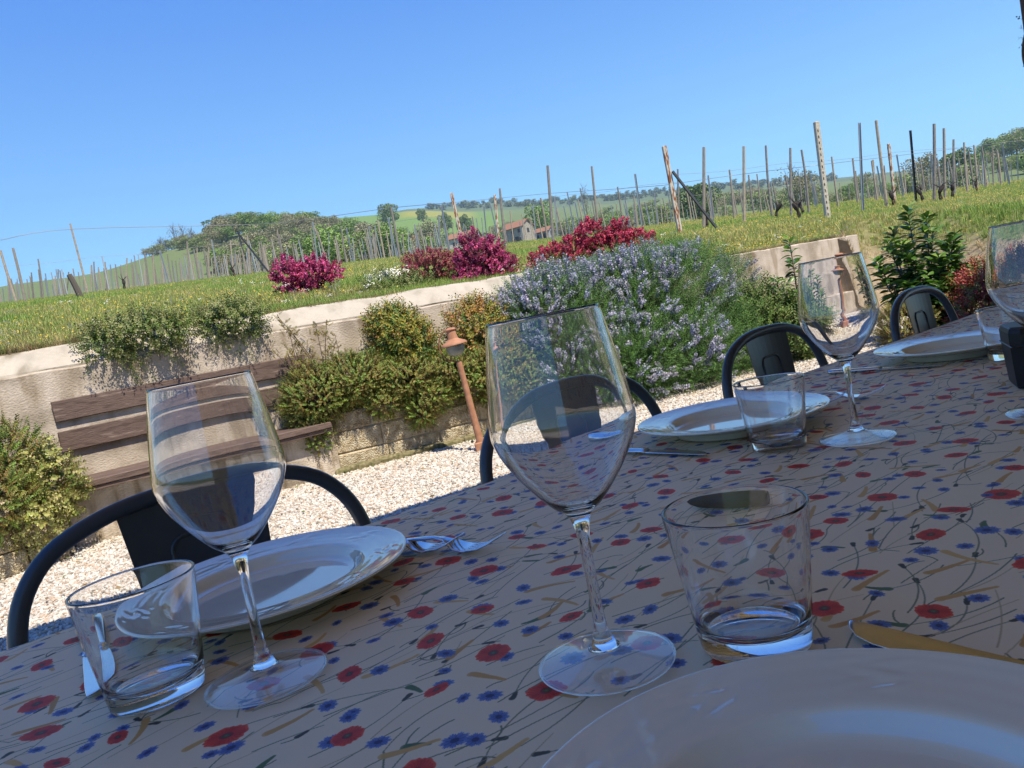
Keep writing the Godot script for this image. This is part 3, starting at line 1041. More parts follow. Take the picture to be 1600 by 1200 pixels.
func materials() -> void:
	M.glass = mat(Color.WHITE, 0.0)
	M.glass.albedo_color = Color(1, 1, 1, 0.0)
	M.glass.transparency = BaseMaterial3D.TRANSPARENCY_ALPHA
	M.glass.refraction_enabled = true
	M.glass.refraction_scale = 0.056
	M.pane = mat(Color.WHITE, 0.0)
	M.pane.albedo_color = Color(1, 1, 1, 0.03)
	M.pane.transparency = BaseMaterial3D.TRANSPARENCY_ALPHA
	M.china = mat(lin(0.82, 0.75, 0.60), 0.06)
	M.china.metallic_specular = 0.62
	M.china.clearcoat_enabled = true
	M.china.clearcoat = 0.6
	M.china.clearcoat_roughness = 0.02
	M.steel = mat(lin(0.72, 0.72, 0.73), 0.13, 1.0)
	M.chair = mat(lin(0.036, 0.046, 0.060), 0.30)
	M.cloth = StandardMaterial3D.new()
	M.cloth.albedo_texture = cloth_print()
	M.cloth.roughness = 0.62
	M.cloth.heightmap_enabled = true
	M.cloth.heightmap_texture = noise_tex(0.35, [], [], 2, 512, FastNoiseLite.TYPE_CELLULAR)
	M.cloth.heightmap_scale = 0.01
	var fine := noise_tex(0.06, [], [], 5)
	var plaster := noise_tex(0.006, [lin(0.27, 0.23, 0.18), lin(0.47, 0.41, 0.345), lin(0.57, 0.50, 0.425), lin(0.46, 0.40, 0.33)], [0.18, 0.38, 0.58, 0.85], 6)
	M.plaster = surf(plaster, Vector3(0.55, 0.55, 0.55), 0.9, noise_tex(0.22, [], [], 4, 512, FastNoiseLite.TYPE_SIMPLEX_SMOOTH, 9), 0.5)
	M.plaster.detail_enabled = true
	M.plaster.detail_blend_mode = BaseMaterial3D.BLEND_MODE_MUL
	M.plaster.detail_uv_layer = BaseMaterial3D.DETAIL_UV_2
	M.plaster.detail_albedo = noise_tex(0.016, [lin(0.50, 0.45, 0.37), lin(0.86, 0.83, 0.78), lin(1, 1, 1), lin(0.90, 0.88, 0.84)], [0.22, 0.38, 0.52, 0.8], 6, 512, FastNoiseLite.TYPE_SIMPLEX_SMOOTH, 14)
	M.plaster.uv2_triplanar = true
	M.plaster.uv2_scale = Vector3(0.62, 0.13, 0.62)
	M.coping = surf(noise_tex(0.008, [lin(0.20, 0.17, 0.12), lin(0.38, 0.34, 0.28), lin(0.46, 0.415, 0.345), lin(0.40, 0.36, 0.30)], [0.2, 0.36, 0.55, 0.85], 6, 512, FastNoiseLite.TYPE_SIMPLEX_SMOOTH, 3), Vector3(0.7, 0.7, 0.7), 0.9, fine, 0.6)
	var grain := noise_tex(0.012, [lin(0.075, 0.048, 0.038), lin(0.135, 0.090, 0.073), lin(0.105, 0.069, 0.056), lin(0.24, 0.175, 0.145)], [0.2, 0.45, 0.7, 0.92], 5, 512, FastNoiseLite.TYPE_SIMPLEX_SMOOTH, 7)
	M.bench = surf(grain, Vector3(0.5, 3.2, 3.2), 0.7, fine, 0.15)
	M.stone = []
	for i in 3:
		var k: float = [1.0, 0.85, 1.1][i]
		M.stone.append(surf(noise_tex(0.02, [lin(0.34 * k, 0.27 * k, 0.17 * k), lin(0.50 * k, 0.42 * k, 0.29 * k), lin(0.56 * k, 0.50 * k, 0.37 * k)], [0.2, 0.5, 0.8], 5, 256, FastNoiseLite.TYPE_SIMPLEX_SMOOTH, 20 + i), Vector3(2.2, 2.2, 2.2), 0.92, fine, 1.6))
	M.mortar = surf(plaster, Vector3(1, 1, 1), 0.95, fine, 1.0)
	M.terra = surf(noise_tex(0.02, [lin(0.33, 0.155, 0.085), lin(0.42, 0.21, 0.125)], [0.3, 0.7], 4, 256), Vector3(3, 3, 3), 0.75)
	M.terra_dark = mat(lin(0.20, 0.09, 0.05), 0.7)
	M.frost = mat(lin(0.22, 0.23, 0.19), 0.3)
	M.dark_metal = mat(lin(0.04, 0.045, 0.05), 0.55, 0.6)
	M.galv = mat(lin(0.36, 0.39, 0.42), 0.5, 0.55)
	M.wire = mat(lin(0.32, 0.32, 0.33), 0.5, 0.6)
	M.post_wood = []
	for i in 3:
		var c: Color = [lin(0.29, 0.25, 0.21), lin(0.37, 0.31, 0.24), lin(0.23, 0.21, 0.19)][i]
		M.post_wood.append(surf(noise_tex(0.03, [c * 0.65, c, c * 1.15], [0.25, 0.55, 0.8], 5, 256, FastNoiseLite.TYPE_SIMPLEX_SMOOTH, 30 + i), Vector3(6, 0.9, 6), 0.9))
	M.post_dark = mat(lin(0.10, 0.085, 0.07), 0.95)
	M.rust = surf(noise_tex(0.02, [lin(0.11, 0.06, 0.04), lin(0.22, 0.12, 0.08)], [0.3, 0.7], 4, 256), Vector3(3, 1, 3), 0.9)
	M.rust_post = surf(noise_tex(0.018, [lin(0.24, 0.085, 0.035), lin(0.30, 0.14, 0.07), lin(0.50, 0.45, 0.37), lin(0.56, 0.52, 0.45)], [0.36, 0.46, 0.52, 0.8], 4, 256, FastNoiseLite.TYPE_SIMPLEX_SMOOTH, 5), Vector3(4, 0.8, 4), 0.9)
	M.pale_concrete = surf(noise_tex(0.03, [lin(0.40, 0.36, 0.29), lin(0.54, 0.50, 0.42)], [0.3, 0.7], 4, 256), Vector3(3, 2, 3), 0.9)
	M.hole = mat(lin(0.02, 0.02, 0.02), 1.0)
	M.vine = mat(lin(0.035, 0.027, 0.022), 0.95)
	M.bark = mat(lin(0.10, 0.085, 0.07), 0.95)
	M.twig = mat(lin(0.14, 0.10, 0.065), 0.9)
	M.leaf = leafmat(0.35, 0.6)
	M.gloss_leaf = leafmat(0.3, 0.38)
	M.laurel = []
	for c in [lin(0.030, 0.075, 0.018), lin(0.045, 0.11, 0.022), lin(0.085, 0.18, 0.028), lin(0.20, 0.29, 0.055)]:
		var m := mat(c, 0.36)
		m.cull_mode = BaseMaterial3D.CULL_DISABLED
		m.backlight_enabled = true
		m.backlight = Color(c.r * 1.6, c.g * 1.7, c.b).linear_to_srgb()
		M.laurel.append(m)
	M.laurel_leaf = [oval_leaf(1.0, 0.40, 0.25), oval_leaf(1.0, 0.36, 0.45), oval_leaf(1.0, 0.44, 0.1)]
	M.roof_tile = surf(noise_tex(0.05, [lin(0.20, 0.09, 0.05), lin(0.34, 0.17, 0.10)], [0.3, 0.7], 4, 256), Vector3(0.5, 0.5, 0.5), 0.9)
	M.window = mat(lin(0.035, 0.035, 0.04), 0.4)
	M.wood_dark = surf(grain, Vector3(3, 0.5, 3), 0.8)
	M.pebble = mat(Color.WHITE, 0.85)
	M.pebble.vertex_color_use_as_albedo = true

func land_mesh() -> ArrayMesh:
	var b := MB.new()
	var ds := [0.0]
	var us := []
	for i in 181:
		us.append(-1.6 + 3.2 * i / 180.0)
	var n := 120
	var rows := []
	var fn := FastNoiseLite.new()
	fn.frequency = 0.05
	fn.seed = 4
	for u in us:
		var row := []
		var di := inner(u)
		for k in n + 1:
			var f := float(k) / n
			var d := di * pow(900.0 / di, maxf(0.0, k - 1.0) / (n - 1.0))
			var x: float = u * d
			var y := bank(x, d)
			if k == 0:
				y -= 1.5
			if d > 12.0:
				y += fn.get_noise_2d(x * 0.4, d * 0.4) * minf(0.0025 * (d - 12.0), 0.8)
			var q := fn.get_noise_2d(x * 3.0, d * 3.0) * 0.5 + 0.5
			var c: Color
			if d < 75.0:
				c = lin(0.17, 0.20, 0.055).lerp(lin(0.26, 0.23, 0.09), q)
				var dry := 1.0 - smoothstep(0.0, 1.6, d - di)
				if u > 0.44:
					dry = maxf(dry, 1.0 - smoothstep(1.6, 3.4, d - di))
				c = c.lerp(lin(0.36, 0.28, 0.18), clampf(dry * 1.3, 0.0, 1.0))
			else:
				c = lin(0.13, 0.20, 0.045).lerp(lin(0.17, 0.20, 0.07), q)
				if d > 330.0 and u > -0.30 and u < 0.02:
					c = lin(0.145, 0.27, 0.045).lerp(lin(0.17, 0.26, 0.05), q)
				if d > 430.0 and d < 600.0 and u > -0.10 and u < 0.0:
					c = c.lerp(lin(0.34, 0.32, 0.05), 0.8)
				if d > 600.0:
					c = lin(0.12, 0.17, 0.07)
			b.tint = c
			row.append(b.vert(Vector3(x, y, -d), Vector2(x, d)))
		rows.append(row)
	for i in us.size() - 1:
		for k in n:
			var a: int = rows[i][k]
			b.quad_out(a, rows[i + 1][k], rows[i + 1][k + 1], rows[i][k + 1], Vector3.UP)
	return b.commit()

func tuft(blades: int, h: float, w: float, lean: float, cols: Array) -> ArrayMesh:
	var b := MB.new()
	for i in blades:
		var a := rng.randf() * TAU
		var o := Vector3(cos(a), 0, sin(a))
		var s := Vector3(-o.z, 0, o.x)
		var hh := h * rng.randf_range(0.6, 1.2)
		var l := lean * rng.randf_range(0.3, 1.2) * hh
		var p := o * rng.randf() * 0.05
		b.tint = (cols[rng.randi() % cols.size()] as Color) * rng.randf_range(0.8, 1.2)
		var v0 := b.vert(p - s * w)
		var v1 := b.vert(p + s * w)
		var v2 := b.vert(p + o * l * 0.4 + Vector3(0, hh * 0.6, 0) + s * w * 0.7)
		var v3 := b.vert(p + o * l * 0.4 + Vector3(0, hh * 0.6, 0) - s * w * 0.7)
		var v4 := b.vert(p + o * l + Vector3(0, hh, 0))
		b.tri(v0, v1, v2); b.tri(v0, v2, v3); b.tri(v3, v2, v4)
	return b.commit()

func _ready() -> void:
	# ------------------------------------------------ camera, sky, sun, exposure
	var cam := Camera3D.new()
	cam.name = "camera"
	cam.fov = 53.13
	cam.near = 0.02
	cam.far = 3000.0
	add_child(cam)
	cam.transform = Transform3D(Basis(Vector3.RIGHT, deg_to_rad(-4.817)) * Basis(Vector3.BACK, deg_to_rad(-10.92)), Vector3(0, 0.985, 0))
	cam.current = true
	var we := WorldEnvironment.new()
	we.name = "surroundings"
	var env := Environment.new()
	env.background_mode = Environment.BG_SKY
	var sky := Sky.new()
	var sm := ProceduralSkyMaterial.new()
	sm.sky_top_color = Color(0.145, 0.335, 0.645)
	sm.sky_horizon_color = Color(0.55, 0.76, 0.85)
	sm.sky_curve = 0.16
	sm.ground_bottom_color = Color(0.35, 0.33, 0.30)
	sm.ground_horizon_color = Color(0.55, 0.60, 0.62)
	sm.sun_angle_max = 8.0
	sm.energy_multiplier = 1.1
	sky.sky_material = sm
	env.sky = sky
	env.tonemap_mode = Environment.TONE_MAPPER_LINEAR
	env.tonemap_exposure = 2.0
	env.ambient_light_source = Environment.AMBIENT_SOURCE_SKY
	env.sdfgi_enabled = true
	env.ssao_enabled = true
	env.ssil_enabled = true
	env.fog_enabled = true
	env.fog_density = 0.00033
	env.fog_light_color = Color(0.72, 0.82, 0.92)
	we.environment = env
	add_child(we)
	var sun := DirectionalLight3D.new()
	sun.name = "sun"
	sun.light_color = Color(1.0, 0.955, 0.87)
	sun.light_energy = 1.2
	sun.light_angular_distance = 0.53
	sun.shadow_enabled = true
	add_child(sun)
	var el := deg_to_rad(60.0)
	var to_sun := Vector3(0.60 * cos(el), sin(el), 0.80 * cos(el))
	sun.transform = Transform3D(Basis.looking_at(-to_sun, Vector3.UP), Vector3(0, 20, 0))

	materials()
	setting()
	vineyard()
	garden()
	terrace()

func setting() -> void:
	rng.seed = 101
	# ------------------------------------------------ ground, land, gravel
	var gm := surf(noise_tex(0.09, [lin(0.26, 0.22, 0.175), lin(0.54, 0.48, 0.40), lin(0.66, 0.61, 0.53)], [0.25, 0.5, 0.75], 3, 1024, FastNoiseLite.TYPE_CELLULAR), Vector3(0.8, 0.8, 0.8), 0.95)
	var b := MB.new()
	var e := [Vector3(-1500, -0.3, 1500), Vector3(1500, -0.3, 1500), Vector3(1500, -0.3, -1500), Vector3(-1500, -0.3, -1500)]
	b.quad_out(b.vert(e[0]), b.vert(e[1]), b.vert(e[2]), b.vert(e[3]), Vector3.UP)
	tag(obj("ground", b.commit(1), mat(lin(0.11, 0.14, 0.05), 1.0)), "flat ground that runs out to the horizon", "", "", "structure")
	b = MB.new()
	b.quad_out(b.vert(Vector3(-16, 0, 9)), b.vert(Vector3(22, 0, 9)), b.vert(Vector3(22, 0, -14)), b.vert(Vector3(-16, 0, -14)), Vector3.UP)
	tag(obj("gravel_yard", b.commit(1), gm), "pale gravel yard between terrace and garden wall", "", "", "structure")
	var lm := StandardMaterial3D.new()
	lm.vertex_color_use_as_albedo = true
	lm.albedo_texture = noise_tex(0.05, [lin(0.55, 0.55, 0.55), lin(1, 1, 1)], [0.2, 0.8], 5)
	lm.uv1_triplanar = true
	lm.uv1_world_triplanar = true
	lm.uv1_scale = Vector3(0.25, 0.25, 0.25)
	lm.roughness = 1.0
	tag(obj("hillside_field", land_mesh(), lm), "sloping green vineyard land rising to far hills", "", "", "structure")
	# pebbles
	var s := MB.new()
	var gold := (1.0 + sqrt(5.0)) * 0.5
	var iv := [[-1, gold, 0], [1, gold, 0], [-1, -gold, 0], [1, -gold, 0], [0, -1, gold], [0, 1, gold], [0, -1, -gold], [0, 1, -gold], [gold, 0, -1], [gold, 0, 1], [-gold, 0, -1], [-gold, 0, 1]]
	for q in iv:
		s.vert(Vector3(q[0], q[1], q[2]).normalized() * rng.randf_range(0.8, 1.15))
	for i in 12:
		for j in range(i + 1, 12):
			for k in range(j + 1, 12):
				var pi := Vector3(iv[i][0], iv[i][1], iv[i][2]); var pj := Vector3(iv[j][0], iv[j][1], iv[j][2]); var pk := Vector3(iv[k][0], iv[k][1], iv[k][2])
				if pi.distance_to(pj) < 2.1 and pj.distance_to(pk) < 2.1 and pi.distance_to(pk) < 2.1:
					s.tri_out(i, j, k, pi + pj + pk)
	var where := []
	var cols := []
	while where.size() < 115000:
		var ss := rng.randf_range(-2.6, 9.5)
		var o := rng.randf_range(0.0, 5.2)
		var p := g(ss, o, 0)
		var d := -p.z
		if d < 2.6 or absf(p.x) > d * 0.78 + 0.3:
			continue
		if rng.randf() > clampf(1.25 - (d - 3.0) * 0.09, 0.35, 1.0):
			continue
		var r := rng.randf_range(0.005, 0.011) * (1.0 + 0.045 * d)
		p.y = r * 0.25
		where.append(Transform3D(Basis(Vector3(rng.randfn(), rng.randfn(), rng.randfn()).normalized(), rng.randf() * TAU).scaled_local(Vector3(r * rng.randf_range(0.9, 1.5), r * rng.randf_range(0.5, 0.8), r)), p))
		var t := rng.randf()
		var c := lin(0.49, 0.46, 0.405).lerp(lin(0.645, 0.62, 0.565), rng.randf())
		if t < 0.13: c = lin(0.28, 0.25, 0.21)
		elif t < 0.36: c = lin(0.46, 0.36, 0.27)
		cols.append(c)
	tag(stuff("gravel", s.commit(1), M.pebble, where, cols), "loose pale pebbles covering the yard", "gravel", "", "stuff")

	var lb := MB.new()
	lb.sheet(Vector3(-0.022, 0, 0), Vector3(0, 0.006, 0.009), Vector3(0.022, 0.003, 0), Vector3(0, 0.004, -0.009))
	where = []
	cols = []
	for i in 420:
		var p := g(rng.randf_range(-2.0, 7.5), 0.5 + pow(rng.randf(), 2.2) * 3.4, 0.022)
		where.append(Transform3D(Basis(Vector3.UP, rng.randf() * TAU) * Basis(Vector3.RIGHT, rng.randfn() * 0.3), p))
		cols.append(lin(0.20, 0.12, 0.05).lerp(lin(0.33, 0.24, 0.12), rng.randf()) if rng.randf() < 0.75 else lin(0.14, 0.18, 0.05))
	tag(stuff("fallen_leaves", lb.commit(), M.leaf, where, cols), "dry fallen leaves scattered over the gravel", "leaves", "", "stuff")
	# ------------------------------------------------ garden wall
	rng.seed = 102
	var wall := thing("garden_wall", "long plastered retaining wall behind the bench and rosemary", "wall")
	b = MB.new()
	var n := 120
	var prev := []
	for i in n + 1:
		var ss2 := lerpf(-4.2, 10.1, float(i) / n)
		var top := 1.25 - 0.004 * maxf(ss2 - 4.0, 0.0) + rng.randf_range(-0.004, 0.004)
		var r := []
		for q in [[0.0, -0.1], [0.0, top - 0.012], [-0.012, top], [-0.30, top]]:
			r.append(b.vert(g(ss2, q[0], q[1])))
		if prev:
			for k in 3:
				b.quad_out(prev[k], prev[k + 1], r[k + 1], r[k], WO if k == 0 else Vector3.UP)
		if i == n:
			var r2 := []
			for q in [[0.0, -0.1], [0.0, top - 0.012], [-0.30, top], [-0.30, -0.1]]:
				r2.append(b.vert(g(ss2, q[0], q[1])))
			b.quad_out(r2[0], r2[1], r2[2], r2[3], WX)
		prev = r
	obj("face", b.commit(1), M.plaster, wall)
	b = MB.new()
	prev = []
	for i in 41:
		var ss2 := lerpf(-4.2, 4.8, i / 40.0)
		var r := []
		var j := rng.randf_range(-0.011, 0.011)
		for q in [[-0.018, 1.24], [-0.018 + j, 1.265], [-0.15 + j, 1.405 + j], [-0.20, 1.425 + j], [-0.32, 1.42]]:
			r.append(b.vert(g(ss2, q[0], q[1])))
		if prev:
			for k in 4:
				b.quad_out(prev[k], prev[k + 1], r[k + 1], r[k], WO + Vector3.UP)
		prev = r
	obj("coping", b.commit(1), M.coping, wall)
	b = MB.new()
	b.box(g(8.7, 0.05, 0.22), Vector3(2.7, 0.50, 0.16), wall_basis(), 0.012)
	obj("plinth", b.commit(1), M.plaster, wall)

	# ------------------------------------------------ meadow on the raised land
	rng.seed = 103
	var tufts := [[], [], []]
	var tc := [[], [], []]
	var yellow := []
	var yc := []
	var white := []
	var wc := []
	var fn := FastNoiseLite.new()
	fn.frequency = 0.16
	fn.seed = 8
	while tufts[0].size() + tufts[1].size() + tufts[2].size() < 90000:
		var u := rng.randf_range(-0.85, 0.85)
		var di := inner(u)
		var d := di + 0.02 + pow(rng.randf(), 1.9) * 42.0
		var x := u * d
		var y := bank(x, d)
		var q := fn.get_noise_2d(x, d) * 0.5 + 0.5
		var bare := u > 0.44 and d - di < lerpf(0.0, 2.6, smoothstep(0.44, 0.50, u))
		if bare and rng.randf() > 0.45:
			continue
		var sc := rng.randf_range(0.6, 1.15) * (0.75 + 0.012 * d) * (0.75 if d - di < 1.2 else 1.0)
		var k := 0 if q < 0.46 else (1 if rng.randf() < 0.75 else 0)
		if bare or d - di < rng.randf_range(0.2, 1.8) and rng.randf() < 0.6:
			k = 2
		tufts[k].append(Transform3D(Basis(Vector3.UP, rng.randf() * TAU).scaled(Vector3(sc, sc, sc)), Vector3(x, y - 0.01, -d)))
		var f := rng.randf_range(0.75, 1.25)
		tc[k].append(Color(f * rng.randf_range(0.9, 1.15), f, f))
		var bloom := 0.10 * smoothstep(0.42, 0.7, q) + (0.09 if u > 0.2 else 0.006)
		if rng.randf() < bloom:
			yellow.append(Transform3D(along((Vector3.UP * 1.5 + Vector3(rng.randfn(), rng.randfn(), 2.0)).normalized()).scaled(Vector3.ONE * rng.randf_range(0.7, 1.2) * (0.7 + 0.022 * d)), Vector3(x + rng.randfn() * 0.1, y + rng.randf_range(0.08, 0.22) * sc, -d)))
			yc.append(Color.WHITE * rng.randf_range(0.8, 1.15))
		elif rng.randf() < 0.006 and d < 14.0:
			white.append(Transform3D(along((Vector3.UP + Vector3(rng.randfn(), rng.randfn(), rng.randfn()) * 0.4).normalized()).scaled(Vector3.ONE * rng.randf_range(0.6, 1.1)), Vector3(x, y + 0.2 * sc, -d)))
			wc.append(Color.WHITE)
	var kinds := [tuft(13, 0.135, 0.0034, 0.6, [lin(0.17, 0.32, 0.045), lin(0.24, 0.37, 0.06), lin(0.33, 0.38, 0.11)]), tuft(13, 0.125, 0.0034, 0.7, [lin(0.38, 0.39, 0.11), lin(0.46, 0.41, 0.16), lin(0.29, 0.35, 0.08)]), tuft(12, 0.10, 0.0034, 1.0, [lin(0.42, 0.34, 0.19), lin(0.32, 0.29, 0.12), lin(0.48, 0.38, 0.23)])]
	for k in 3:
		tag(stuff(["meadow_grass", "meadow_grass", "dry_grass"][k], kinds[k], M.leaf, tufts[k], tc[k]), ["lush green meadow grass between the vine posts", "yellowing meadow grass in drier patches", "short straw-coloured grass along the wall top"][k], "grass", "", "stuff")
	var fb := MB.new()
	fb.tint = lin(0.62, 0.44, 0.03)
	for i in 5:
		var a := TAU * i / 5.0
		var o := Vector3(cos(a), 0.25, sin(a)) * 0.0085
		fb.sheet(Vector3.ZERO, o * 0.6 + Vector3(-o.z, 0, o.x) * 0.45, o, o * 0.6 - Vector3(-o.z, 0, o.x) * 0.45)
	tag(stuff("yellow_wildflowers", fb.commit(), M.leaf, yellow, yc), "tiny yellow wildflowers scattered through the meadow", "wildflowers", "", "stuff")
	fb = MB.new()
	fb.tint = lin(0.72, 0.72, 0.62)
	for i in 12:
		var o := Vector3(rng.randfn(), rng.randf() * 0.4, rng.randfn()) * 0.022
		fb.sheet(o + Vector3(0.009, 0, 0), o + Vector3(0, 0.004, 0.009), o - Vector3(0.009, 0, 0), o + Vector3(0, 0.004, -0.009))
	M.white_umbel = fb.commit()
	tag(stuff("white_wildflowers", M.white_umbel, M.leaf, white, wc), "white umbel wildflowers dotted along the wall top", "wildflowers", "", "stuff")

	# ------------------------------------------------ trees of the hills
	var g1 := [lin(0.131, 0.192, 0.054), lin(0.169, 0.238, 0.061), lin(0.100, 0.153, 0.046)]
	var g2 := [lin(0.184, 0.291, 0.054), lin(0.238, 0.346, 0.068), lin(0.146, 0.245, 0.046)]
	var g3 := [lin(0.254, 0.238, 0.123), lin(0.199, 0.215, 0.092), lin(0.307, 0.276, 0.153)]
	var g4 := [lin(0.177, 0.236, 0.118), lin(0.142, 0.201, 0.100), lin(0.212, 0.248, 0.136)]
	tree_kinds = {
		"dark": {"name": "leafy_tree", "look": "dark green leafy tree", "crown": crown_mesh(1, 9, 2600, 0.026, g1), "trunk": trunk_mesh(1, 6)},
		"green": {"name": "leafy_tree", "look": "bright green leafy tree", "crown": crown_mesh(2, 10, 2800, 0.023, g2), "trunk": trunk_mesh(2, 6)},
		"brown": {"name": "budding_tree", "look": "olive brown budding tree", "crown": crown_mesh(3, 9, 1900, 0.021, g3, 0.5), "trunk": trunk_mesh(3, 8)},
		"low": {"name": "hedge_tree", "look": "bushy green hedge tree", "crown": crown_mesh(4, 8, 2300, 0.024, g2 + g3, 0.4, -0.1), "trunk": trunk_mesh(4, 5)},
		"far": {"name": "far_tree", "look": "hazy dark tree", "crown": crown_mesh(5, 7, 420, 0.065, g4, 0.3, -0.15), "trunk": trunk_mesh(5, 3)},
		"bare": {"name": "bare_tree", "look": "bare twiggy tree", "crown": crown_mesh(6, 9, 170, 0.022, g3, 0.6), "trunk": trunk_mesh(6, 12, 0.92, 7)},
	}
	rng.seed = 104
	belt(["brown", "low", "brown", "low"], 12, -0.385, -0.335, 215, 290, 2.8, 4.6, "at the low end of the left hill ridge", "trees on the left hill")
	belt(["brown", "low", "brown", "green"], 34, -0.338, -0.20, 215, 290, 4.2, 7.0, "along the left hill ridge", "trees on the left hill")
	belt(["low", "brown", "green", "brown"], 60, -0.345, -0.14, 130, 260, 3.2, 6.5, "on the middle of the wooded hill", "trees on the wooded hill")
	belt(["brown", "low", "green", "brown"], 34, -0.27, -0.125, 100, 190, 3.5, 6.0, "in the hollow below the grass hill", "trees in the hollow")
	belt(["brown", "low", "green"], 12, -0.125, 0.0, 215, 290, 3.5, 5.5, "among the farm buildings", "trees among the farm buildings")
	belt(["low", "brown", "bare", "low"], 22, -0.43, -0.345, 225, 285, 2.2, 4.0, "on the left foot of the wooded hill", "trees on the left hill")
	belt(["green", "brown", "low", "brown"], 36, -0.21, -0.075, 130, 230, 3.6, 6.6, "on the slope between the wooded hill and the barn", "trees above the barn")
	belt(["brown", "low", "green"], 22, -0.23, -0.10, 240, 330, 3.0, 5.5, "on the shoulder between the wooded hill and the grass hill", "trees on the hill shoulder")
	belt(["low", "green", "brown"], 18, 0.0, 0.22, 230, 330, 4.0, 7.0, "in the hedgerow behind the farmhouses", "trees behind the farmhouses")
	belt(["low", "brown", "green", "brown"], 38, 0.10, 0.42, 150, 250, 2.8, 5.2, "in the belt beyond the braced post", "trees of the long belt")
	belt(["low", "brown", "green", "low"], 34, 0.36, 0.74, 130, 230, 2.8, 5.4, "in the belt right of the vineyard", "trees of the right belt")
	belt(["far"], 150, -0.06, 0.46, 640, 860, 3.0, 6.5, "on the far ridge line", "trees on the far ridge")
	belt(["low", "green"], 26, 0.655, 0.82, 230, 300, 6.0, 9.0, "on the steep hill at the right edge", "trees on the right edge hill")
	for q in [["bare", "leftmost tall bare tree on the hill skyline", -0.406, 270, 0.185, 7.0], ["bare", "thin bare tree standing second on the left skyline", -0.388, 262, 0.198, 6.0], ["bare", "slender bare tree third along the left skyline", -0.377, 268, 0.195, 6.0], ["bare", "bare tree beside the first dark green skyline tree", -0.366, 260, 0.190, 6.0],
			["dark", "round dark green tree topping the left hill skyline", -0.329, 255, 0.196, 13.0], ["green", "light green tree on the right end of the left hill skyline", -0.217, 260, 0.182, 11.0], ["green", "large bright green tree below the grass hill", -0.186, 150, 0.160, 11.0], ["brown", "olive brown tree right of the bright green tree", -0.145, 165, 0.153, 10.0],
			["dark", "tall dark tree standing alone on the grass hill", -0.115, 345, 0.174, 12.0], ["dark", "small round tree on the grass hill beside the yellow strip", -0.073, 380, 0.159, 6.5], ["brown", "brown bushy tree between the barn and grass hill", -0.067, 210, 0.142, 11.0], ["dark", "round dark tree below the yellow strip", -0.045, 330, 0.148, 8.0], ["dark", "dark round tree above the white farmhouse roof", -0.022, 310, 0.141, 8.0],
			["green", "green tree right of the stone farmhouse", 0.075, 215, 0.136, 10.0], ["bare", "bare twiggy tree against the sky above the pink bush", 0.136, 260, 0.146, 6.0], ["dark", "big dark tree behind the braced post", 0.279, 125, 0.124, 9.0], ["bare", "half-bare tree left of the holed concrete post", 0.405, 130, 0.121, 7.0], ["brown", "thin budding tree just behind the holed concrete post", 0.417, 128, 0.114, 6.0],
			["brown", "pale budding tree above the right belt", 0.571, 150, 0.106, 9.0], ["dark", "dark rounded tree above the right belt", 0.614, 155, 0.103, 10.0]]:
		tree(q[0], q[1], q[2], q[3], q[4], q[5], "single trees")
	# ------------------------------------------------ farm buildings
	var white_w := surf(noise_tex(0.02, [lin(0.44, 0.41, 0.36), lin(0.56, 0.53, 0.48)], [0.3, 0.7], 4, 256), Vector3(0.3, 0.3, 0.3), 0.95)
	var stone_w := surf(noise_tex(0.04, [lin(0.24, 0.21, 0.17), lin(0.46, 0.41, 0.34)], [0.3, 0.7], 5, 256), Vector3(0.3, 0.3, 0.3), 0.95)
	var brick_w := surf(noise_tex(0.04, [lin(0.20, 0.095, 0.06), lin(0.28, 0.15, 0.10)], [0.3, 0.7], 4, 256), Vector3(0.4, 0.4, 0.4), 0.95)
	var grey_w := surf(noise_tex(0.04, [lin(0.22, 0.22, 0.22), lin(0.38, 0.38, 0.38)], [0.3, 0.7], 4, 256), Vector3(0.4, 0.4, 0.4), 0.95)
	house("brick_barn", "small red brick barn with gabled roof among the posts", -0.096 * 175, 175, 5.2, 4.6, 3.0, 1.4, deg_to_rad(62), brick_w, 1, 1, 0.7)
	house("white_farmhouse", "long low white farmhouse with terracotta roof", -0.024 * 195, 195, 7.0, 4.8, 3.0, 1.3, deg_to_rad(-14), white_w, 1, 3, 0.9)
	house("stone_farmhouse", "tall stone farmhouse with sloping terracotta roof and small windows", 0.045 * 200, 200, 6.2, 5.2, 4.3, 1.6, deg_to_rad(-38), stone_w, 2, 3, 0.4)
	house("grey_outbuilding", "grey outbuilding right of the stone farmhouse", 0.077 * 205, 205, 4.2, 3.4, 2.6, 1.0, deg_to_rad(-30), grey_w, 1, 2, 0.3)

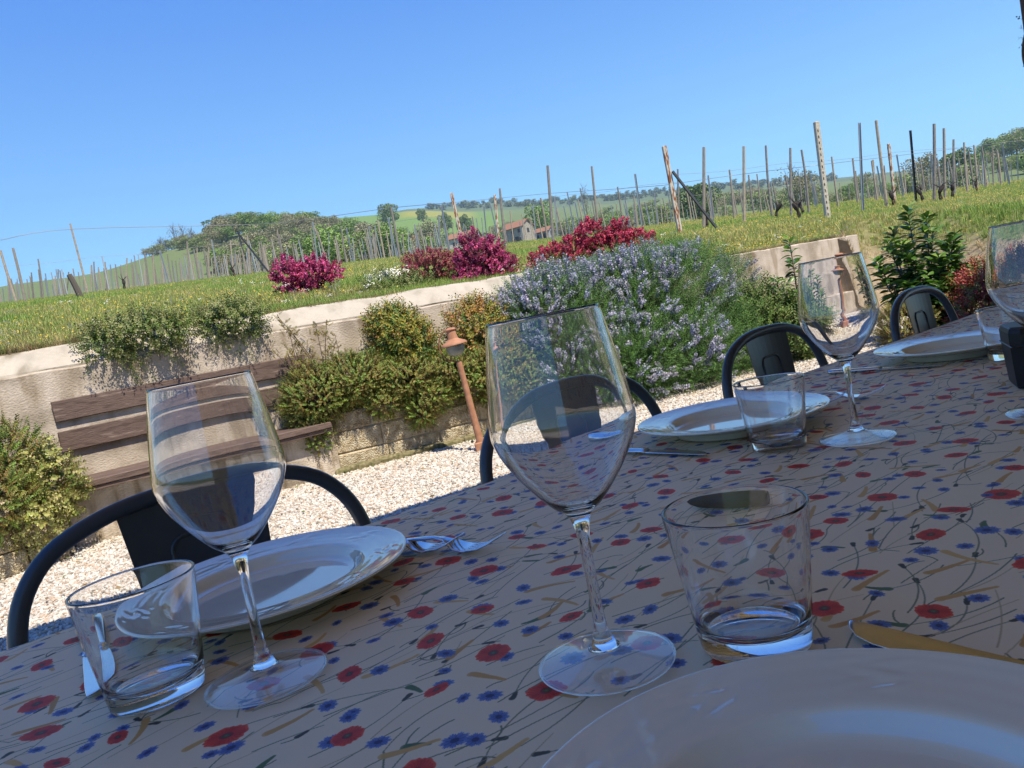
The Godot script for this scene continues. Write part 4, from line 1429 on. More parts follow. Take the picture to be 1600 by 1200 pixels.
func vineyard() -> void:
	rng.seed = 201
	post(-16.3, 27.0, 1.90, -3.9, "w", "grey wooden vineyard post, first to the right of the left photo edge")
	post(-15.0, 25.3, 1.81, 0.8, "w", "grey wooden vineyard post, second to the right of the left photo edge")
	post(-28.7, 49.2, 1.95, 12.2, "w", "grey wooden vineyard post, third to the right of the left photo edge")
	post(-31.9, 57.8, 2.44, 13.8, "w", "grey wooden vineyard post, fourth to the right of the left photo edge")
	post(-25.0, 46.1, 1.64, 23.6, "w", "grey wooden vineyard post, fifth to the right of the left photo edge")
	post(-10.7, 20.5, 0.70, -12.3, "s", "short dark stump post leaning left in the grass")
	post(-14.8, 28.9, 2.70, -1.2, "t", "very tall thin wooden post standing above its neighbours")
	post(-23.0, 45.3, 1.78, 12.1, "w", "grey wooden vineyard post, sixth to the right of the left photo edge")
	post(-20.6, 42.0, 1.70, 14.1, "w", "grey wooden vineyard post, seventh to the right of the left photo edge")
	post(-19.8, 42.8, 1.82, 12.0, "w", "grey wooden vineyard post, eighth to the right of the left photo edge")
	post(-21.0, 46.2, 1.86, 8.7, "w", "grey wooden vineyard post, ninth to the right of the left photo edge")
	post(-14.5, 35.6, 1.65, -3.3, "m", "galvanised steel vineyard post, first to the right of the left photo edge")
	post(-22.0, 54.5, 2.30, 2.8, "w", "grey wooden vineyard post, tenth to the right of the left photo edge")
	post(-14.6, 39.5, 1.67, 3.1, "w", "grey wooden vineyard post, eleventh to the right of the left photo edge")
	post(-13.3, 37.3, 1.61, 11.9, "w", "grey wooden vineyard post, twelfth to the right of the left photo edge")
	post(-11.5, 35.4, 1.73, 6.5, "w", "grey wooden vineyard post, thirteenth to the right of the left photo edge")
	post(-9.2, 29.9, 1.64, 1.2, "w", "grey wooden vineyard post, fourteenth to the right of the left photo edge")
	post(-12.3, 43.3, 1.85, 4.5, "w", "grey wooden vineyard post, fifteenth to the right of the left photo edge")
	post(-10.7, 41.4, 2.25, 0.6, "w", "grey wooden vineyard post, sixteenth to the right of the left photo edge")
	post(-7.3, 33.8, 2.01, 5.1, "m", "galvanised steel vineyard post, first to the right of the left magenta bush")
	post(-12.3, 60.8, 2.70, 11.0, "m", "galvanised steel vineyard post, second to the right of the left magenta bush")
	post(-8.1, 40.1, 2.30, -9.4, "w", "grey wooden vineyard post, first to the right of the left magenta bush")
	post(-8.5, 50.1, 1.66, 8.5, "m", "galvanised steel vineyard post, third to the right of the left magenta bush")
	post(-5.2, 35.4, 1.63, 7.4, "m", "galvanised steel vineyard post, fourth to the right of the left magenta bush")
	post(-5.6, 39.7, 1.48, 9.0, "w", "grey wooden vineyard post, second to the right of the left magenta bush")
	post(-4.7, 39.6, 2.05, 5.0, "m", "galvanised steel vineyard post, fifth to the right of the left magenta bush")
	post(-3.1, 27.9, 1.89, 1.5, "w", "grey wooden vineyard post, third to the right of the left magenta bush")
	post(-5.4, 51.2, 1.58, 8.4, "w", "grey wooden vineyard post, fourth to the right of the left magenta bush")
	post(-4.4, 44.3, 1.57, 9.9, "m", "galvanised steel vineyard post, sixth to the right of the left magenta bush")
	post(-3.2, 36.9, 1.53, 3.6, "m", "galvanised steel vineyard post, seventh to the right of the left magenta bush")
	post(-3.8, 54.7, 1.57, 5.5, "w", "grey wooden vineyard post, fifth to the right of the left magenta bush")
	post(-1.9, 32.4, 1.62, 8.5, "m", "galvanised steel vineyard post, eighth to the right of the left magenta bush")
	post(-1.3, 27.4, 1.73, 2.0, "m", "galvanised steel vineyard post, ninth to the right of the left magenta bush")
	post(-0.7, 25.5, 2.01, -1.8, "r", "rusty vineyard post, first to the right of the rusty end post")
	post(-0.1, 47.9, 1.86, 6.2, "m", "galvanised steel vineyard post, first to the right of the rusty end post")
	post(0.1, 36.5, 1.97, 5.5, "m", "galvanised steel vineyard post, second to the right of the rusty end post")
	post(0.6, 34.3, 2.29, 5.8, "r", "rusty brown thin post before the stone farmhouse")
	post(0.6, 23.6, 1.85, 5.1, "w", "grey wooden vineyard post, first to the right of the rusty end post")
	post(2.6, 39.5, 1.82, 5.0, "m", "galvanised steel vineyard post, third to the right of the rusty end post")
	post(2.0, 23.1, 2.33, 6.5, "w", "tall grey wooden post rising above the pink hedge bush")
	post(3.3, 35.4, 1.97, 6.5, "m", "galvanised steel vineyard post, first to the right of the tall pink-bush post")
	post(5.6, 48.2, 1.90, 0.1, "m", "galvanised steel vineyard post, second to the right of the tall pink-bush post")
	post(4.3, 32.4, 2.04, 0.4, "m", "galvanised steel vineyard post, third to the right of the tall pink-bush post")
	post(3.6, 24.5, 2.25, 3.7, "w", "grey wooden vineyard post, first to the right of the tall pink-bush post")
	post(5.9, 33.0, 1.94, 1.9, "w", "grey wooden vineyard post, second to the right of the tall pink-bush post")
	post(11.1, 57.3, 1.88, 5.2, "m", "galvanised steel vineyard post, fourth to the right of the tall pink-bush post")
	post(5.1, 25.2, 1.92, 2.5, "m", "galvanised steel vineyard post, fifth to the right of the tall pink-bush post")
	post(9.1, 40.8, 1.79, 3.8, "m", "galvanised steel vineyard post, sixth to the right of the tall pink-bush post")
	post(4.5, 18.0, 2.06, -0.8, "r", "thick rust-streaked white end post with dark diagonal brace")
	post(7.2, 28.8, 2.12, 8.1, "w", "thick rust-streaked white end post with dark diagonal brace")
	post(5.7, 20.3, 2.12, 9.6, "w", "grey wooden vineyard post, first to the right of the braced post")
	post(8.7, 29.6, 1.82, 3.5, "m", "galvanised steel vineyard post, first to the right of the braced post")
	post(13.5, 45.6, 1.76, 3.0, "w", "grey wooden vineyard post, second to the right of the braced post")
	post(10.2, 31.7, 2.04, 3.8, "w", "grey wooden vineyard post, third to the right of the braced post")
	post(7.0, 21.0, 2.08, 9.0, "w", "grey wooden vineyard post, fourth to the right of the braced post")
	post(14.8, 41.4, 2.15, 2.7, "w", "grey wooden vineyard post, fifth to the right of the braced post")
	post(9.2, 24.8, 2.31, 3.5, "w", "grey wooden vineyard post, sixth to the right of the braced post")
	post(9.0, 22.8, 2.02, 8.2, "w", "grey wooden vineyard post, seventh to the right of the braced post")
	post(17.3, 42.2, 1.74, 3.5, "w", "grey wooden vineyard post, eighth to the right of the braced post")
	post(10.1, 24.2, 2.02, 3.1, "w", "grey wooden vineyard post, ninth to the right of the braced post")
	post(23.2, 53.8, 1.67, 0.1, "m", "galvanised steel vineyard post, second to the right of the braced post")
	post(7.5, 17.0, 2.13, 2.1, "c", "thick pale concrete post with a column of dark holes")
	post(13.8, 30.2, 2.01, 1.1, "w", "grey wooden vineyard post, first to the right of the holed concrete post")
	post(16.9, 35.0, 2.08, 2.2, "w", "grey wooden vineyard post, second to the right of the holed concrete post")
	post(9.4, 19.3, 2.20, 6.1, "m", "tall shiny galvanised steel post behind the right wall end")
	post(18.5, 36.4, 1.93, -0.0, "w", "grey wooden vineyard post, first to the right of the tall steel post")
	post(10.9, 21.0, 2.37, 1.5, "w", "wide pale wooden post just left of the rusty metal post")
	post(15.9, 30.0, 2.24, 2.7, "r", "rusty brown metal post beside the wide pale post")
	post(25.9, 47.5, 1.73, 3.8, "w", "grey wooden vineyard post, third to the right of the tall steel post")
	post(12.7, 22.8, 2.13, 3.5, "d", "slim dark metal post with a knotted vine at its foot")
	post(32.5, 57.2, 1.66, 5.2, "w", "grey wooden vineyard post, fourth to the right of the tall steel post")
	post(12.3, 21.2, 2.12, 7.8, "w", "grey wooden vineyard post, fifth to the right of the tall steel post")
	post(45.9, 78.1, 1.37, 1.1, "w", "grey wooden vineyard post, sixth to the right of the tall steel post")
	post(13.8, 23.2, 2.11, 6.9, "w", "grey wooden vineyard post, seventh to the right of the tall steel post")
	post(17.7, 29.1, 2.08, 8.0, "w", "grey wooden vineyard post, eighth to the right of the tall steel post")
	post(19.0, 30.4, 1.97, 3.3, "w", "grey wooden vineyard post, ninth to the right of the tall steel post")
	post(22.0, 34.5, 2.00, 3.2, "w", "grey wooden vineyard post, tenth to the right of the tall steel post")
	post(23.4, 36.1, 1.96, 2.8, "w", "grey wooden vineyard post, eleventh to the right of the tall steel post")
	post(26.5, 40.2, 2.04, 5.9, "w", "grey wooden vineyard post, twelfth to the right of the tall steel post")
	post(33.3, 49.9, 1.91, 7.2, "w", "grey wooden vineyard post, thirteenth to the right of the tall steel post")
	post(37.5, 55.6, 1.82, 4.0, "w", "grey wooden vineyard post, fourteenth to the right of the tall steel post")
	post(45.5, 66.5, 1.58, 0.9, "m", "galvanised steel vineyard post, first to the right of the tall steel post")
	post(54.7, 79.1, 1.91, 7.0, "w", "grey wooden vineyard post, fifteenth to the right of the tall steel post")
	post(63.9, 91.3, 1.60, 4.1, "w", "grey wooden vineyard post, sixteenth to the right of the tall steel post")
	# smaller posts further up the rows
	var side := [[-0.70, -0.28, 95, "far grey post in the crowded rows on the left slope"], [-0.28, 0.05, 40, "far slim post in the rows before the farm buildings"], [0.05, 0.36, 36, "far post in the middle rows behind the pink bush"], [0.36, 0.72, 36, "far pale post in the rows at the right"]]
	for q in side:
		for i in q[2]:
			var u := lerpf(q[0], q[1], (i + rng.randf()) / float(q[2]))
			var d := rng.randf_range(34.0, 72.0)
			post(u * d, d, rng.randf_range(1.6, 2.1), rng.randfn() * 2.5 + (5.0 if u < -0.3 else 0.0), "m" if rng.randf() < 0.3 else "w", q[3], "far vineyard posts")
	var fp := MB.new()
	fp.tube(PackedVector3Array([Vector3(0, -0.3, 0), Vector3(0, 0.7, 0), Vector3(0, 1.0, 0)]), PackedFloat32Array([0.034, 0.032, 0.03]), 5)
	var where := []
	var tone := []
	for i in 330:
		var u := rng.randf_range(-0.72, 0.72) if i % 2 else rng.randf_range(-0.72, -0.05)
		var dd := rng.randf_range(40.0, 96.0)
		where.append(Transform3D(Basis(Vector3.BACK, rng.randfn() * 0.04 - (0.07 if u < -0.3 else 0.0)).scaled_local(Vector3(1.0, rng.randf_range(1.5, 2.0), 1.0)), Vector3(u * dd, land(u * dd, dd), -dd)))
		var k := rng.randf_range(0.8, 1.3)
		tone.append(Color(0.30 * k, 0.27 * k, 0.23 * k) if rng.randf() < 0.7 else Color(0.28 * k, 0.31 * k, 0.34 * k))
	tag(stuff("far_vineyard_posts", fp.commit(), M.pebble, where, tone), "mass of thin posts in the farthest vineyard rows", "posts", "", "stuff")
	# braces
	for q in [[4.5, 18.0, 1.35, 0.55, -17.5, "dark diagonal brace leaning on the rust-streaked post"], [-9.2, 29.9, 1.55, 0.95, -29.0, "dark diagonal brace leaning on a left wooden post"]]:
		var b := MB.new()
		var p0 := Vector3(q[0], land(q[0], q[1]) + q[2] + 0.1, -q[1])
		var x1: float = q[0] + q[3] + 0.25
		b.tube(PackedVector3Array([p0 + Vector3(0.05, 0, 0.07), Vector3(x1, land(x1, -q[4]) - 0.1, q[4])]), PackedFloat32Array([0.035, 0.035]), 6)
		tag(obj("post_brace", b.commit(1), M.dark_metal), q[5], "brace")
	# knotted vines at the feet of the right rows
	for q in [[8.7, 22.9, "left of the tall pale posts"], [9.9, 24.2, "below the second pale post"], [10.95, 20.7, "at the foot of the wide pale post"], [12.75, 22.5, "at the foot of the slim dark post"], [12.4, 21.0, "right of the slim dark post"], [14.0, 23.1, "under the third tall post from the right wall"], [7.7, 19.0, "just left of the holed concrete post"], [5.9, 20.6, "right of the braced post"], [19.1, 30.0, "in the far right row"], [-13.0, 28.0, "in the left rows beside the tall thin post"], [-9.4, 29.0, "below the left braced post"], [4.6, 31.5, "beyond the pink hedge bush"]]:
		vine(q[0], q[1], "dark knotted vine stump " + q[2])
	# wires strung from end post to end post
	wire("pale wire strung across the left rows to the rusty end post", [_at(-0.605, 27.0, 0.220), _at(-0.515, 28.5, 0.217), _at(-0.283, 30.0, 0.179), _at(-0.201, 29.0, 0.172), _at(-0.108, 28.0, 0.167), _at(-0.030, 25.6, 0.159)], 0.010)
	wire("thin wire from the rusty end post to the braced post", [_at(-0.030, 25.6, 0.159), _at(0.086, 24.5, 0.148), _at(0.152, 22.0, 0.140), _at(0.239, 18.0, 0.130)], 0.006)
	for q in [[0.25, 0.62, 21.0, 23.0, 1.5, "upper fruiting wire of the right rows"], [0.27, 0.66, 23.5, 26.0, 0.95, "lower fruiting wire of the right rows"], [0.02, 0.26, 26.0, 24.0, 1.45, "fruiting wire behind the pink hedge bush"], [-0.62, -0.30, 29.0, 33.0, 1.4, "fruiting wire of the left rows"], [-0.32, -0.04, 33.0, 27.0, 1.35, "fruiting wire before the farm buildings"]]:
		var wp := []
		for i in 6:
			var f := i / 5.0
			var dd := lerpf(q[2], q[3], f)
			var uu := lerpf(q[0], q[1], f)
			wp.append(Vector3(uu * dd, land(uu * dd, dd) + q[4] + (0.0 if i % 2 else 0.05), -dd))
		wire(q[5], wp, 0.004)
	wire("dark wire from the braced post to the far right rows", [_at(0.239, 18.0, 0.130), _at(0.341, 20.0, 0.125), _at(0.441, 17.0, 0.118), _at(0.582, 21.5, 0.108), _at(0.72, 25.0, 0.099)], 0.006)

func _at(u: float, d: float, e: float) -> Vector3:
	return Vector3(u * d, 0.985 + e * d, -d)

func garden() -> void:
	rng.seed = 301
	# ------------------------------------------------ bench
	var bench := thing("garden_bench", "dark wooden bench with two back slats fixed to the wall", "bench", g(0, 0, 0), wall_basis())
	for q in [[0.03, 1.93, 0.865, 1.02], [0.025, 1.85, 0.645, 0.795]]:
		var b := MB.new()
		b.box(Vector3((q[0] + q[1]) * 0.5, (q[2] + q[3]) * 0.5, 0.020), Vector3(q[1] - q[0], q[3] - q[2], 0.030), Basis(), 0.005, 0.003, rng)
		obj("back_slat", b.commit(1), M.bench, bench)
	for q in [[0.06, 0.30], [0.31, 0.56]]:
		var b := MB.new()
		b.box(Vector3(0.93, 0.425, (q[0] + q[1]) * 0.5), Vector3(1.86, 0.045, q[1] - q[0]), Basis(), 0.005, 0.003, rng)
		obj("seat_board", b.commit(1), M.bench, bench)
	var bb := MB.new()
	bb.box(Vector3(0.93, 0.192, 0.23), Vector3(1.94, 0.42, 0.44), Basis(), 0.01)
	obj("base", bb.commit(1), M.plaster, bench)
	var fb := MB.new()
	fb.box(Vector3(0.93, 0.385, 0.535), Vector3(1.86, 0.03, 0.02), Basis(), 0.003)
	obj("front_lip", fb.commit(1), M.bench, bench)

	# ------------------------------------------------ planters
	var pl := thing("stone_planter", "low planter of squared pale stones beside the bench", "planter", g(2.7, 0, 0))
	var soil := MB.new()
	var ring := [[1.93, 0.02], [1.93, 0.32], [2.05, 0.40], [2.5, 0.47], [3.1, 0.56], [3.9, 0.62], [3.9, 0.02]]
	var ids := []
	for q in ring:
		ids.append(soil.vert(g(q[0], q[1], 0.44) - g(2.7, 0, 0)))
	for i in range(1, 6):
		soil.tri_out(ids[0], ids[i], ids[i + 1], Vector3.UP)
	obj("soil", soil.commit(1), mat(lin(0.06, 0.045, 0.03), 1.0), pl)
	stone_run(pl, [Vector2(1.90, 0.02), Vector2(1.90, 0.36)], 0.0, [0.16, 0.17, 0.16], 0.14)
	stone_run(pl, [Vector2(1.90, 0.40), Vector2(2.5, 0.50), Vector2(3.1, 0.60), Vector2(3.9, 0.66)], 0.0, [0.15, 0.18, 0.16], 0.16)
	var core := MB.new()
	for q in [[1.93, 0.39, 2.5, 0.49], [2.5, 0.49, 3.1, 0.59], [3.1, 0.59, 3.9, 0.65]]:
		var ax := (g(q[2], q[3], 0) - g(q[0], q[1], 0)).normalized()
		core.box((g(q[0], q[1], 0.235) + g(q[2], q[3], 0.235)) * 0.5 - g(2.7, 0, 0) - ax.cross(Vector3.UP) * 0.083, Vector3(Vector2(q[2] - q[0], q[3] - q[1]).length(), 0.47, 0.145), Basis(ax, Vector3.UP, ax.cross(Vector3.UP)))
	obj("mortar", core.commit(1), M.mortar, pl)
	var kerb := MB.new()
	for i in 12:
		var f0 := i / 12.0
		kerb.box(g(lerpf(1.85, 4.1, f0 + 0.04), lerpf(0.44, 0.74, f0 + 0.04), 0.02), Vector3(0.20, 0.06, 0.09), wall_basis().rotated(Vector3.UP, -0.13), 0.01, 0.008, rng)
	obj("footing", kerb.commit(1), surf(noise_tex(0.03, [lin(0.10, 0.10, 0.04), lin(0.26, 0.22, 0.13)], [0.3, 0.7], 4, 256), Vector3(3, 3, 3), 1.0), pl).transform = Transform3D(Basis(), -g(2.7, 0, 0))
	var pl2 := thing("stone_planter", "rough stone planter overgrown with flowers at the left of the bench", "planter", g(-1.2, 0, 0))
	stone_run(pl2, [Vector2(-2.6, 0.86), Vector2(-0.5, 0.84), Vector2(-0.08, 0.72)], 0.0, [0.15, 0.17, 0.15], 0.16)
	stone_run(pl2, [Vector2(-0.05, 0.66), Vector2(-0.05, 0.03)], 0.0, [0.15, 0.17, 0.15], 0.14)
	soil = MB.new()
	ids = []
	for q in [[-2.6, 0.02], [-2.6, 0.72], [-0.5, 0.70], [-0.17, 0.60], [-0.17, 0.02]]:
		ids.append(soil.vert(g(q[0], q[1], 0.42) - g(-1.2, 0, 0)))
	for i in range(1, 4):
		soil.tri_out(ids[0], ids[i], ids[i + 1], Vector3.UP)
	obj("soil", soil.commit(1), mat(lin(0.06, 0.045, 0.03), 1.0), pl2)

	# ------------------------------------------------ lamps
	garden_lamp("terracotta garden lamp standing before the stone planter", g(2.81, 1.20, 0), Vector3(-0.065, 0, 0.0), -1.0)
	garden_lamp("terracotta garden lamp between the rosemary wall end and laurel", Vector3(3.60, 0, -8.1), Vector3(0.03, 0, 0), 1.0)

	# ------------------------------------------------ sprigs
	rng.seed = 302
	var rose := sprig(22, 0.15, 0.030, 0.0034, 0.75, [lin(0.075, 0.185, 0.030), lin(0.135, 0.28, 0.050), lin(0.055, 0.13, 0.035)])
	var rose_fl := sprig(16, 0.15, 0.026, 0.0034, 0.8, [lin(0.06, 0.12, 0.04), lin(0.09, 0.16, 0.05)], 17, [lin(0.37, 0.37, 0.49), lin(0.50, 0.50, 0.61), lin(0.29, 0.29, 0.42)], 0.0085)
	var heath := sprig(20, 0.075, 0.016, 0.009, 1.0, [lin(0.21, 0.225, 0.045), lin(0.29, 0.265, 0.065), lin(0.15, 0.185, 0.035), lin(0.30, 0.175, 0.065)])
	var heath_g := sprig(20, 0.075, 0.017, 0.010, 1.0, [lin(0.19, 0.28, 0.04), lin(0.24, 0.32, 0.06), lin(0.13, 0.21, 0.035)])
	var nand := sprig(14, 0.13, 0.036, 0.012, 0.95, [lin(0.24, 0.25, 0.03), lin(0.32, 0.26, 0.03), lin(0.13, 0.20, 0.03)])
	var nand_r := sprig(12, 0.13, 0.036, 0.012, 0.9, [lin(0.40, 0.17, 0.04), lin(0.42, 0.26, 0.05), lin(0.33, 0.12, 0.05)])
	var nand_g := sprig(14, 0.13, 0.036, 0.012, 0.95, [lin(0.06, 0.14, 0.02), lin(0.10, 0.19, 0.03)])
	var mag := sprig(16, 0.16, 0.034, 0.018, 0.85, [lin(0.30, 0.03, 0.085), lin(0.42, 0.05, 0.14), lin(0.18, 0.02, 0.05)], 8, [lin(0.60, 0.09, 0.25), lin(0.68, 0.14, 0.33)], 0.016)
	var mag_d := sprig(16, 0.16, 0.034, 0.018, 0.85, [lin(0.11, 0.018, 0.035), lin(0.17, 0.02, 0.05), lin(0.09, 0.03, 0.03)])
	var pink := sprig(14, 0.15, 0.030, 0.015, 0.9, [lin(0.20, 0.10, 0.05), lin(0.28, 0.07, 0.07), lin(0.16, 0.15, 0.05)], 7, [lin(0.48, 0.12, 0.17), lin(0.42, 0.07, 0.12)], 0.014)
	var hedge := sprig(16, 0.15, 0.030, 0.016, 0.85, [lin(0.42, 0.07, 0.11), lin(0.52, 0.11, 0.16), lin(0.26, 0.09, 0.06)], 9, [lin(0.62, 0.10, 0.17), lin(0.52, 0.05, 0.12)], 0.017)
	var creep := sprig(14, 0.12, 0.026, 0.015, 1.0, [lin(0.10, 0.17, 0.03), lin(0.15, 0.23, 0.045), lin(0.08, 0.11, 0.03), lin(0.23, 0.24, 0.09)])
	var photi := sprig(14, 0.13, 0.040, 0.014, 0.8, [lin(0.42, 0.06, 0.045), lin(0.34, 0.05, 0.05), lin(0.45, 0.16, 0.06)])
	var photi_g := sprig(14, 0.13, 0.040, 0.015, 0.9, [lin(0.25, 0.22, 0.05), lin(0.12, 0.18, 0.04), lin(0.30, 0.13, 0.05)])
	var weed := sprig(14, 0.15, 0.045, 0.012, 0.8, [lin(0.09, 0.17, 0.03), lin(0.15, 0.22, 0.05), lin(0.20, 0.22, 0.07)])

	# ------------------------------------------------ rosemary
	rng.seed = 303
	var c := g(4.7, 0.6, 0)
	var B := func(s: float, o: float, y: float, rx: float, ry: float) -> Array: return [g(s, o, y) - c, Vector3(rx, ry, rx)]
	var blobs := []
	for q in [[4.05, 0.55, 0.90, 0.40, 0.36], [4.3, 0.55, 0.78, 0.60, 0.54], [5.0, 0.62, 0.80, 0.66, 0.54], [5.6, 0.55, 0.88, 0.62, 0.48], [6.2, 0.50, 0.80, 0.58, 0.52], [4.2, 0.75, 0.40, 0.46, 0.42], [4.6, 0.95, 0.35, 0.50, 0.44], [5.2, 1.05, 0.30, 0.52, 0.40], [5.75, 0.95, 0.36, 0.50, 0.42], [6.4, 0.65, 0.35, 0.42, 0.40], [4.6, 0.30, 1.02, 0.40, 0.26], [6.0, 0.35, 1.20, 0.34, 0.22], [5.2, 0.20, 1.08, 0.42, 0.22]]:
		blobs.append([g(q[0], q[1], q[2]) - c, Vector3(q[3], q[4], q[3] * 0.92)])
	var flow := []
	for i in [0, 1, 2, 3, 5, 10, 11, 12]:
		flow.append(blobs[i])
	bush("rosemary_bush", "huge rosemary bush with blue violet flowers spilling before the wall", "bush", c, blobs, [["foliage", rose, 23000, 0.8, 1.4, M.leaf], ["foliage", rose_fl, 260, 0.8, 1.25, M.leaf]], "", -c.y + 0.01, 0.55, 0.42)
	var rt: Node3D = get_node(NodePath("rosemary_bush"))
	var cand := fill(flow + [blobs[4], blobs[6], blobs[7]], 5200, 0.8, 1.3, 0.6, 0.12)
	var patch := FastNoiseLite.new()
	patch.seed = 5
	patch.frequency = 1.9
	var w := []
	for t in cand:
		var p: Vector3 = t.origin
		var along_s := p.dot(WX)
		if patch.get_noise_3d(p.x, p.y * 1.4, p.z) - 0.04 - 0.20 * along_s + 0.18 * p.y > rng.randf_range(-0.03, 0.10):
			w.append(t)
	stuff("blossom", rose_fl, M.leaf, w, tints(w.size()), rt)
	# ------------------------------------------------ planter bush
	c = g(2.6, 0.3, 0.45)
	blobs = []
	for q in [[1.85, 0.33, 0.66, 0.25, 0.22], [2.2, 0.33, 0.72, 0.32, 0.20], [2.6, 0.42, 0.64, 0.32, 0.17], [3.0, 0.45, 0.64, 0.32, 0.16], [3.4, 0.5, 0.60, 0.34, 0.26], [3.7, 0.55, 0.52, 0.28, 0.24], [1.78, 0.26, 0.50, 0.16, 0.20], [2.75, 0.56, 0.47, 0.17, 0.16], [3.15, 0.60, 0.48, 0.18, 0.15], [3.6, 0.66, 0.40, 0.20, 0.18], [2.35, 0.52, 0.50, 0.13, 0.10], [2.62, 0.62, 0.36, 0.10, 0.12], [3.35, 0.66, 0.40, 0.14, 0.14], [1.76, 0.36, 0.36, 0.12, 0.16]]:
		blobs.append([g(q[0], q[1], q[2]) - c, Vector3(q[3], q[4], q[3] * 0.9)])
	bush("planter_bush", "low spreading olive brown bush covering the stone planter", "bush", c, blobs, [["foliage", heath, 9000, 0.7, 1.25, M.leaf], ["foliage", heath_g, 3800, 0.7, 1.25, M.leaf]], "", -0.45, 0.35, 0.35)
	# ------------------------------------------------ left planter shrub
	c = g(-0.7, 0.4, 0.42)
	blobs = []
	for q in [[-0.35, 0.42, 0.66, 0.30, 0.26], [-0.75, 0.45, 0.76, 0.36, 0.30], [-1.2, 0.5, 0.80, 0.40, 0.30], [-0.12, 0.60, 0.46, 0.18, 0.22], [-0.45, 0.75, 0.46, 0.26, 0.24], [-0.9, 0.8, 0.50, 0.30, 0.25]]:
		blobs.append([g(q[0], q[1], q[2]) - c, Vector3(q[3], q[4], q[3] * 0.9)])
	var left := bush("planter_shrub", "olive and yellow shrub spilling over the left stone planter", "shrub", c, blobs, [["foliage", heath, 4000, 0.8, 1.35, M.leaf], ["foliage", heath_g, 1900, 0.8, 1.35, M.leaf]], "", -0.4, 0.35, 0.4)
	w = fill([[g(-0.08, 0.66, 0.50) - c, Vector3(0.16, 0.20, 0.12)], [g(-0.22, 0.80, 0.32) - c, Vector3(0.15, 0.20, 0.10)]], 420, 0.8, 1.2, 0.0, 0.5)
	var ivy := sprig(9, 0.09, 0.030, 0.022, 1.0, [lin(0.36, 0.36, 0.10), lin(0.26, 0.30, 0.07), lin(0.42, 0.38, 0.16)])
	stuff("pale_trailing_leaves", ivy, M.leaf, w, tints(w.size()), left)
	bush("magenta_flower", "green leafy plant with a red bloom at the left edge", "plant", g(-0.52, 0.62, 0.85), [[Vector3.ZERO, Vector3(0.14, 0.17, 0.14)], [Vector3(-0.2, 0.02, 0), Vector3(0.16, 0.16, 0.16)]], [["foliage", nand_g, 330, 0.8, 1.2, M.leaf], ["blossom", hedge, 26, 0.5, 0.7, M.leaf]])
	# ------------------------------------------------ other shrubs of the bed
	bush("nandina_shrub", "yellow and orange tinted nandina shrub above the planter", "shrub", g(2.70, 0.30, 0.95), [[Vector3(0, 0.05, 0), Vector3(0.19, 0.22, 0.2)], [Vector3(0.12, -0.05, 0.05), Vector3(0.15, 0.15, 0.16)], [Vector3(-0.08, 0.18, 0), Vector3(0.12, 0.11, 0.12)]], [["foliage", nand, 560, 0.8, 1.25, M.leaf], ["foliage", nand_r, 190, 0.8, 1.2, M.leaf], ["foliage", nand_g, 260, 0.8, 1.2, M.leaf]], "nandina shrubs")
	bush("nandina_shrub", "orange red nandina shrub behind the left garden lamp", "shrub", g(3.42, 0.40, 0.95), [[Vector3(0, 0.02, 0), Vector3(0.22, 0.20, 0.22)], [Vector3(0.05, -0.15, 0.1), Vector3(0.22, 0.2, 0.2)]], [["foliage", nand_r, 330, 0.8, 1.25, M.leaf], ["foliage", nand, 330, 0.8, 1.2, M.leaf], ["foliage", nand_g, 160, 0.8, 1.2, M.leaf]], "nandina shrubs")
	var thin := thing("thin_shrub", "thin twiggy shrub with sparse leaves right of the bench", "shrub", g(1.98, 0.28, 0.5))
	var tips := []
	for i in 15:
		tips.append(WX * rng.randf_range(-0.42, 0.26) + Vector3(0, rng.randf_range(0.45, 0.86), 0) + WO * rng.randfn() * 0.1)
	stems(thin, M.twig, Vector3.ZERO, tips, 0.006)
	w = []
	for tip in tips:
		for i in 22:
			var f := rng.randf_range(0.40, 1.03)
			var sc := rng.randf_range(0.55, 1.0)
			w.append(Transform3D(along(Vector3(rng.randfn(), 0.8, rng.randfn()).normalized()).scaled(Vector3.ONE * sc), (tip as Vector3) * f + Vector3(rng.randfn(), rng.randfn(), rng.randfn()) * 0.022 + Vector3(0, 0.15 * f * (1.0 - f), 0)))
	stuff("foliage", heath, M.leaf, w, tints(w.size()), thin)
	# wispy grass and a weed on the bench
	var blade := tuft(14, 0.42, 0.0045, 0.55, [lin(0.09, 0.17, 0.05), lin(0.14, 0.20, 0.08)])
	for q in [[2.45, 0.40, 0.60, "tall grass tuft left of the yellow nandina"], [2.78, 0.52, 0.62, "tall grass tuft before the yellow nandina"], [3.05, 0.48, 0.60, "tall grass tuft right of the yellow nandina"]]:
		var o := obj("grass_tuft", blade, M.leaf)
		tag(o, q[3], "grass", "tall grass tufts in the planter", "thing")
		o.position = g(q[0], q[1], q[2])
		o.rotation.y = q[0] * 3.0
	var wd := thing("oat_weed", "single wild oat weed growing from the bench seat", "weed", g(1.62, 0.10, 0.45))
	stems(wd, mat(lin(0.12, 0.2, 0.06), 0.7), Vector3.ZERO, [Vector3(-0.09, 0.36, 0.02), Vector3(-0.03, 0.28, 0), Vector3(0.06, 0.16, 0)], 0.004)
	w = []
	for i in 14:
		w.append(Transform3D(along(Vector3(rng.randfn() * 0.4, -1, rng.randfn() * 0.4).normalized()).scaled(Vector3.ONE * 0.3), Vector3(-0.1 + rng.randf() * 0.12, 0.2 + rng.randf() * 0.18, 0.02)))
	stuff("foliage", weed, M.leaf, w, tints(w.size()), wd)

	# ------------------------------------------------ creepers over the wall top
	rng.seed = 304
